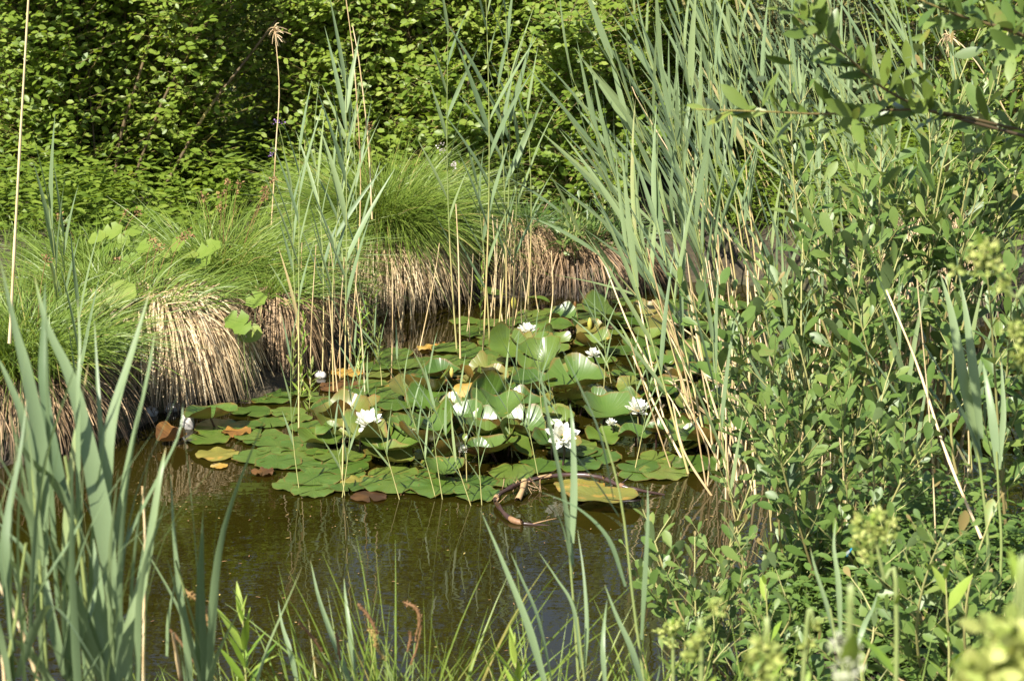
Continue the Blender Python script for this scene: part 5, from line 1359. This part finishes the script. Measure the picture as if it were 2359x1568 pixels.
# ------------------------------------------------------------------ low plants at the waterline
for k, (px, py, h, lb) in enumerate([(692, 915, 190, "tall leafy herb in the gap between the shaded and the brown straw tussocks"), (858, 800, 210, "tall leafy herb in the dark gap before the dome's straw"), (842, 812, 150, "leafy herb leaning out beside the tall one before the dome's straw"), (672, 905, 130, "leafy herb growing over the shaded straw tussock's foot"), (826, 860, 150, "narrow leaved herb upright at the waterline below the brown straw"), (868, 835, 75, "little narrow leaved seedling next to the narrow leaved herb"),
                                     (1105, 770, 170, "narrow leaved herb climbing beside the channel reeds"), (712, 945, 110, "small narrow leaved seedling in front of the smaller straw tussock"),
                                     (850, 690, 120, "narrow leaved herb in the shade at the dome's straw"), (400, 935, 60, "tiny herb growing under the straw skirt beside the stones"),
                                     (1085, 690, 90, "round leaved seedling in the dark gap beside the dome")]):
    b = W(px, py, 0.0)
    shoot(lb, [(px, py), (px + 3, py - h * .5), (px + 6, py - h)], b[1], 22, .045, .010, 40 + k, 'bush_far' if k % 2 else 'herb', "waterside_herb", "plant", .0014, LT_LANCE, "small herbs at the waterline", (.5, 1.1), .06, spacing=.011 if h > 125 else None)
shoot("small bright leaved sapling rising in front of the shrubs beyond the plumed reed", [(702, 360), (703, 300), (702, 235)], 9.2, 26, .05, .02, 60, 'broad', "sapling", "plant", .002, LT_LANCE, None, (.6, 1.0), .3)
willow("small pale willow bush in front of the dark hollow, behind the swept fan", np.array([GX(1385, 8.9, .2), 8.9, .12]), [D(x, y, 8.85) for x, y in [(1335, 440), (1370, 425), (1400, 450), (1345, 490), (1420, 480), (1310, 480)]], 8, .042, .019, ntw=16, twl=(.07, .16), spacing=.018, r=.003, low=.3, tintm=.6, group=None)

def flower_dots(label, px, py, Y, mat, n, seed, name):
    rg = np.random.default_rng(seed); e = D(px, py, Y)
    g = np.array([e[0] + .02, e[1] + .03, max(gz(e[0], e[1]), 0)])
    root = thing(name, label, "wild flower", None, g)
    m = MB(); tubes(m, smooth_path([np.zeros(3), (e - g) * .6 + [.02, 0, 0], e - g], 8)[None], .0014, .4, 4); m.build("stem", M['reed_stem'], root)
    m = MB(); leaves(m, e - g + rg.normal(0, .010, (n, 3)), nrm(rg.normal(0, 1, (n, 3)) + [0, -.4, .4]), nrm(rg.normal(0, .5, (n, 3)) + [0, -.6, .6]), .009, .006, LT_BUSH, rg.uniform(.2, 1, n)); m.build("flower_head", M[mat], root)
flower_dots("small pale pink flower cluster above the dome, beside the first channel reed", 1046, 380, 8.7, 'pink', 40, 1, "wild_flower")
flower_dots("small whitish flower cluster just above the dome's crest", 1020, 345, 8.9, 'pink', 26, 2, "wild_flower")
flower_dots("tiny violet flower in the bright gap behind the plumed dry reed", 640, 282, 9.3, 'purple', 14, 3, "wild_flower")
flower_dots("second tiny violet flower lower in the gap by the plumed reed", 624, 350, 9.3, 'purple', 14, 4, "wild_flower")

# ------------------------------------------------------------------ near bank sedges
def sedge_tuft(label, px, Y, n, L, seed, spikes=(), lean=0.0, W_=.0052, tint=.66):
    n = int(n * .95)
    rg = np.random.default_rng(seed)
    x = GX(px, Y, .2); g = np.array([x, Y, gz(x, Y) - .01])
    root = thing("flowering_sedge" if spikes else "sedge_tuft", label, "sedge", "sedges on the near bank", g)
    az = rg.uniform(0, 2 * pi, n); rr = .07 * np.sqrt(rg.uniform(0, 1, n))
    p0 = np.stack([np.cos(az) * rr, np.sin(az) * rr, 0 * az], -1)
    d = nrm(np.stack([np.cos(az) * .22 + rg.normal(lean, .16, n), np.sin(az) * .2 + rg.normal(0, .1, n), np.ones(n)], -1))
    bend = np.stack([np.cos(az) * .15 + lean * .6, np.sin(az) * .12, -rg.uniform(.02, .3, n)], -1)
    m = MB(); blades(m, p0, d, L * rg.uniform(.6, 1.15, n), W_ * rg.uniform(.6, 1.3, n), bend, nrm(np.stack([rg.normal(0, .6, n), -np.ones(n), rg.uniform(0, .7, n)], -1)), np.clip(rg.normal(tint, .2, n), 0, .95), 7, fold=.3)
    m.build("green_blades", M['sedge'], root)
    for pts, sp, wpx, tn in spikes:
        C = smooth_path(np.array([np.zeros(3)] + [D(a, b, Y) - g for a, b in pts]), 12)
        m = MB(); tubes(m, C[None], .0014, .15, 5); st = m.build("stem", M['reed_stem'], root)
        Sx = smooth_path(np.array([D(a, b, Y) - g for a, b in sp]), 14); k = pxm(Y, .8)
        m = MB(); tubes(m, Sx[None], (wpx * .42 * k * np.sin(np.linspace(.25, 2.9, 14)) ** .5)[None], tn, 7)
        q = rg.integers(0, 13, 90); dd = nrm(rg.normal(0, 1, (90, 3)) + nrm(Sx[q + 1] - Sx[q]) * 1.2)
        leaves(m, Sx[q] + (Sx[q + 1] - Sx[q]) * rg.uniform(0, 1, (90, 1)), dd, nrm(rg.normal(0, 1, (90, 3))), wpx * k * .8, wpx * k * .4, LT_BUSH, np.clip(tn + rg.normal(0, .15, 90), 0, 1))
        m.build("flower_spike", M['brown_spike'], st)
    return root

sedge_tuft("sedge with one long brown drooping spike over the dark water", 930, 3.75, 42, .50, 1,
           [([(950, 1560), (955, 1480)], [(957, 1470), (966, 1430), (958, 1400), (930, 1386)], 11, .3), ([(925, 1600), (945, 1530)], [(945, 1530), (960, 1490), (970, 1440)], 7, .35), ([(915, 1600), (935, 1500)], [(938, 1500), (945, 1470), (942, 1455)], 8, .35)], .05)
sedge_tuft("sedge with a brown spike and yellow green lower spikes beside the drooping one", 840, 3.7, 46, .46, 2,
           [([(900, 1600), (868, 1465)], [(868, 1460), (850, 1420), (826, 1392)], 10, .3), ([(905, 1600), (880, 1520)], [(868, 1490), (862, 1465), (852, 1448)], 11, .85), ([(890, 1600), (886, 1540)], [(887, 1520), (875, 1500), (866, 1484)], 10, .85)], .0)
sedge_tuft("sedge with thin brown spikes beside the first bright herb's lower leaves", 760, 3.6, 40, .44, 3,
           [([(790, 1600), (740, 1500)], [(742, 1500), (715, 1462), (690, 1432)], 9, .3), ([(800, 1620), (780, 1520)], [(783, 1520), (778, 1480), (774, 1460)], 9, .32), ([(770, 1620), (750, 1540)], [(752, 1540), (735, 1525), (722, 1512)], 9, .8)], -.02)
sedge_tuft("sedge with a soft tan arching spike in front of the slender forked reed", 470, 3.4, 30, .42, 4,
           [([(500, 1620), (492, 1500)], [(490, 1480), (475, 1410), (450, 1375), (425, 1362)], 16, .6), ([(470, 1620), (445, 1540)], [(450, 1530), (410, 1470), (385, 1445)], 8, .3), ([(520, 1620), (480, 1530)], [(485, 1545), (455, 1520), (446, 1505)], 9, .9)], .0)
for k, (px, Y, n, L, ln, lb) in enumerate([
    (260, 3.3, 40, .42, .05, "bright sedge tuft among the large near reeds' stems"), (420, 3.5, 40, .40, .0, "bright sedge tuft below the slender forked reed"), (550, 3.6, 36, .36, .03, "bright sedge tuft directly beside the first bright herb"),
    (1010, 3.8, 34, .50, .12, "green sedge tuft between the brown drooping spike and the second bright herb"), (1120, 3.7, 34, .38, .0, "low sedge tuft at the foot of the second bright herb"),
    (1260, 3.7, 40, .44, .06, "sedge tuft under the near reeds beside the second bright herb"), (1420, 3.7, 40, .40, -.02, "sedge tuft before the patch of reflected sky"), (1560, 3.8, 40, .40, .0, "sedge tuft under the pale flower heads"),
    (620, 3.6, 34, .36, .0, "low sedge tuft behind the first bright herb"), (350, 3.4, 34, .40, .05, "sedge tuft at the foot of the large near reeds"), (1900, 3.4, 60, .40, .0, "grassy tuft around the pale reed in the lower grass"),
    (2040, 3.5, 60, .42, .04, "grassy tuft between the yellow green panicles"), (1800, 3.6, 50, .36, .05, "grassy tuft at the foot of the small fresh shoot"), (2200, 3.4, 50, .38, .0, "grassy tuft in the lower corner below the fresh shoot"), (2330, 3.4, 50, .40, -.05, "grassy tuft at the lower corner's very edge")]):
    sedge_tuft(lb, px, Y, n, L, 20 + k, (), ln)

# ------------------------------------------------------------------ out of focus herbs close to the camera
def panicle_herb(label, pts, Y, heads, R, seed, mat='panicle', leafn=10, name="panicled_herb", Lf=.06, stem_r=.003, group="out of focus herbs close by"):
    rg = np.random.default_rng(seed)
    P = np.array([D(x, y, Y) for x, y in pts]); g = P[0].copy(); g[2] = max(0.0, gz(g[0], g[1]))
    root = thing(name, label, "herb", group, g)
    C = smooth_path(np.vstack([np.zeros(3), P[1:] - g]), 16)
    m = MB(); tubes(m, C[None], (stem_r * np.linspace(1.2, .5, 16))[None], .3, 7); m.build("stem", M['reed_stem'], root)
    fol = MB(); leafy_axes(fol, [C], max(.02, np.linalg.norm(C[-1]) / max(leafn, 1)), Lf, Lf * .3, LT_LANCE, rg, .55, start=.35, tipred=False)
    fol.build("foliage", M['herb'], root)
    for (hx, hy, hr, n) in heads:
        c = D(hx, hy, Y) - g
        m = MB()
        j = C[np.argmin(((C - c) ** 2).sum(1) + 100 * (C[:, 2] > c[2] + .0))]
        tubes(m, smooth_path([j, (j + c) / 2 + [0, 0, -.005], c], 6)[None], stem_r * .45, .2, 4)
        q = c + rg.normal(0, 1, (n, 3)) * hr * pxm(Y, 1.2) * np.array([.55, .55, .55])
        leaves(m, q, nrm(rg.normal(0, 1, (n, 3)) + [0, 0, .5]), nrm(rg.normal(0, 1, (n, 3)) + [0, -.5, .5]), R * rg.uniform(.6, 1.2, n), R * .55, LT_BUSH, rg.uniform(.1, 1, n))
        m.build("flower_head", M[mat], root)
    return root

panicle_herb("blurred yellow green panicle herb on a pale thick stem in the lower corner", [(2090, 1680), (2065, 1450), (2035, 1330), (2010, 1210)], 2.5,
             [(2010, 1225, 20, 50), (1985, 1240, 16, 40), (2040, 1235, 18, 44), (1975, 1200, 12, 28), (2050, 1205, 13, 28), (1990, 1270, 14, 30), (2020, 1190, 12, 30)], .009, 1)
panicle_herb("blurred herb with a white woolly flower spike low in the lower corner", [(1945, 1700), (1950, 1600), (1955, 1480)], 1.6,
             [(1948, 1490, 24, 60), (1955, 1520, 24, 60), (1945, 1560, 22, 50)], .007, 2, mat='wool', leafn=14)
panicle_herb("blurred yellow green flower spray at the frame's edge before the willow", [(2420, 1300), (2380, 900), (2330, 680), (2262, 570)], 2.4,
             [(2265, 575, 20, 44), (2285, 610, 18, 40), (2250, 600, 14, 30), (2310, 660, 14, 30), (2340, 760, 18, 44), (2350, 820, 18, 44), (2200, 620, 8, 14)], .010, 3)
panicle_herb("strongly blurred pale green leafy herb filling the lower corner's edge", [(2390, 1700), (2350, 1560), (2330, 1440)], 1.5,
             [(2330, 1480, 36, 50), (2300, 1540, 36, 50), (2350, 1540, 36, 50), (2250, 1560, 26, 36)], .022, 4, leafn=16, Lf=.06)
panicle_herb("blurred yellow green flower clusters at the lower edge near the fresh shoot", [(1770, 1700), (1765, 1600), (1758, 1490)], 2.0,
             [(1758, 1490, 20, 50), (1735, 1520, 18, 44), (1785, 1520, 20, 46), (1760, 1555, 24, 56)], .011, 5)
panicle_herb("pale flower heads on a forked stem beside the sky reflection", [(1560, 1680), (1550, 1560), (1545, 1470)], 2.9,
             [(1540, 1448, 12, 60), (1560, 1440, 9, 44), (1522, 1456, 9, 40), (1548, 1484, 10, 40)], .007, 6)
panicle_herb("blurred greenish panicle at the lower edge under the small willow bush", [(1625, 1700), (1615, 1560), (1600, 1480)], 2.3,
             [(1600, 1480, 14, 34), (1620, 1460, 12, 30), (1590, 1510, 12, 30), (1650, 1400, 14, 34)], .009, 7)
panicle_herb("blurred leafy stem with few tiny buds between the white spike and the fresh shoot", [(1830, 1700), (1850, 1550), (1880, 1440)], 2.3, [(1880, 1440, 10, 18), (1860, 1480, 10, 18)], .009, 8, leafn=14)

def floating_bits():
    rg = np.random.default_rng(17); m = MB()
    n = 420
    px = rg.uniform(250, 1750, n); py = np.where(rg.uniform(0, 1, n) < .75, rg.uniform(700, 1200, n), rg.uniform(1150, 1560, n))
    P = np.array([W(a, b, .0025) for a, b in zip(px, py)])
    k = pond_sd(P[:, 0], P[:, 1]) < -.02; P = P[k]; n = len(P)
    a = rg.uniform(0, 6.28, n)
    leaves(m, P, np.stack([np.cos(a), np.sin(a), 0 * a + .02], -1), nrm(np.stack([rg.normal(0, .08, n), rg.normal(0, .08, n), np.ones(n)], -1)), rg.uniform(.004, .016, n) * rg.uniform(.5, 1.2, n), .0045, LT_BUSH, rg.uniform(0, 1, n))
    tag(m.build("floating_debris", M['brown_spike']), "tiny brown and tan plant scraps floating on the pond", None, None, "stuff")
floating_bits()

# ------------------------------------------------------------------ damselfly
def damselfly():
    p = D(2496 * .784, 1620 * .784, 4.1)
    root = thing("damselfly", "tiny bright blue damselfly resting in the shade of the willow leaves", "damselfly", None, p)
    m = MB(); root.scale = (.6, .6, .6)
    C = np.array([[-.010, 0, -.016], [-.006, 0, -.010], [-.001, 0, -.002], [.002, 0, .004], [.005, 0, .010], [.006, 0, .013]])
    tubes(m, C[None], np.array([[.0011, .0013, .0014, .0026, .0028, .0016]]), np.array([[.5, .8, .6, .6, .8, .4]]), 7); m.build("body", M['blue'], root)
    for s_ in (-1, 1):
        m = MB(); leaves(m, np.array([[.003, 0, .007]]), np.array([[-.55, -.25 * s_ + .1, -.55]]), np.array([[.3, -s_, .2]]), .024, .006, LT_LANCE, .5); m.build("wing", M['wing'], root)
damselfly()
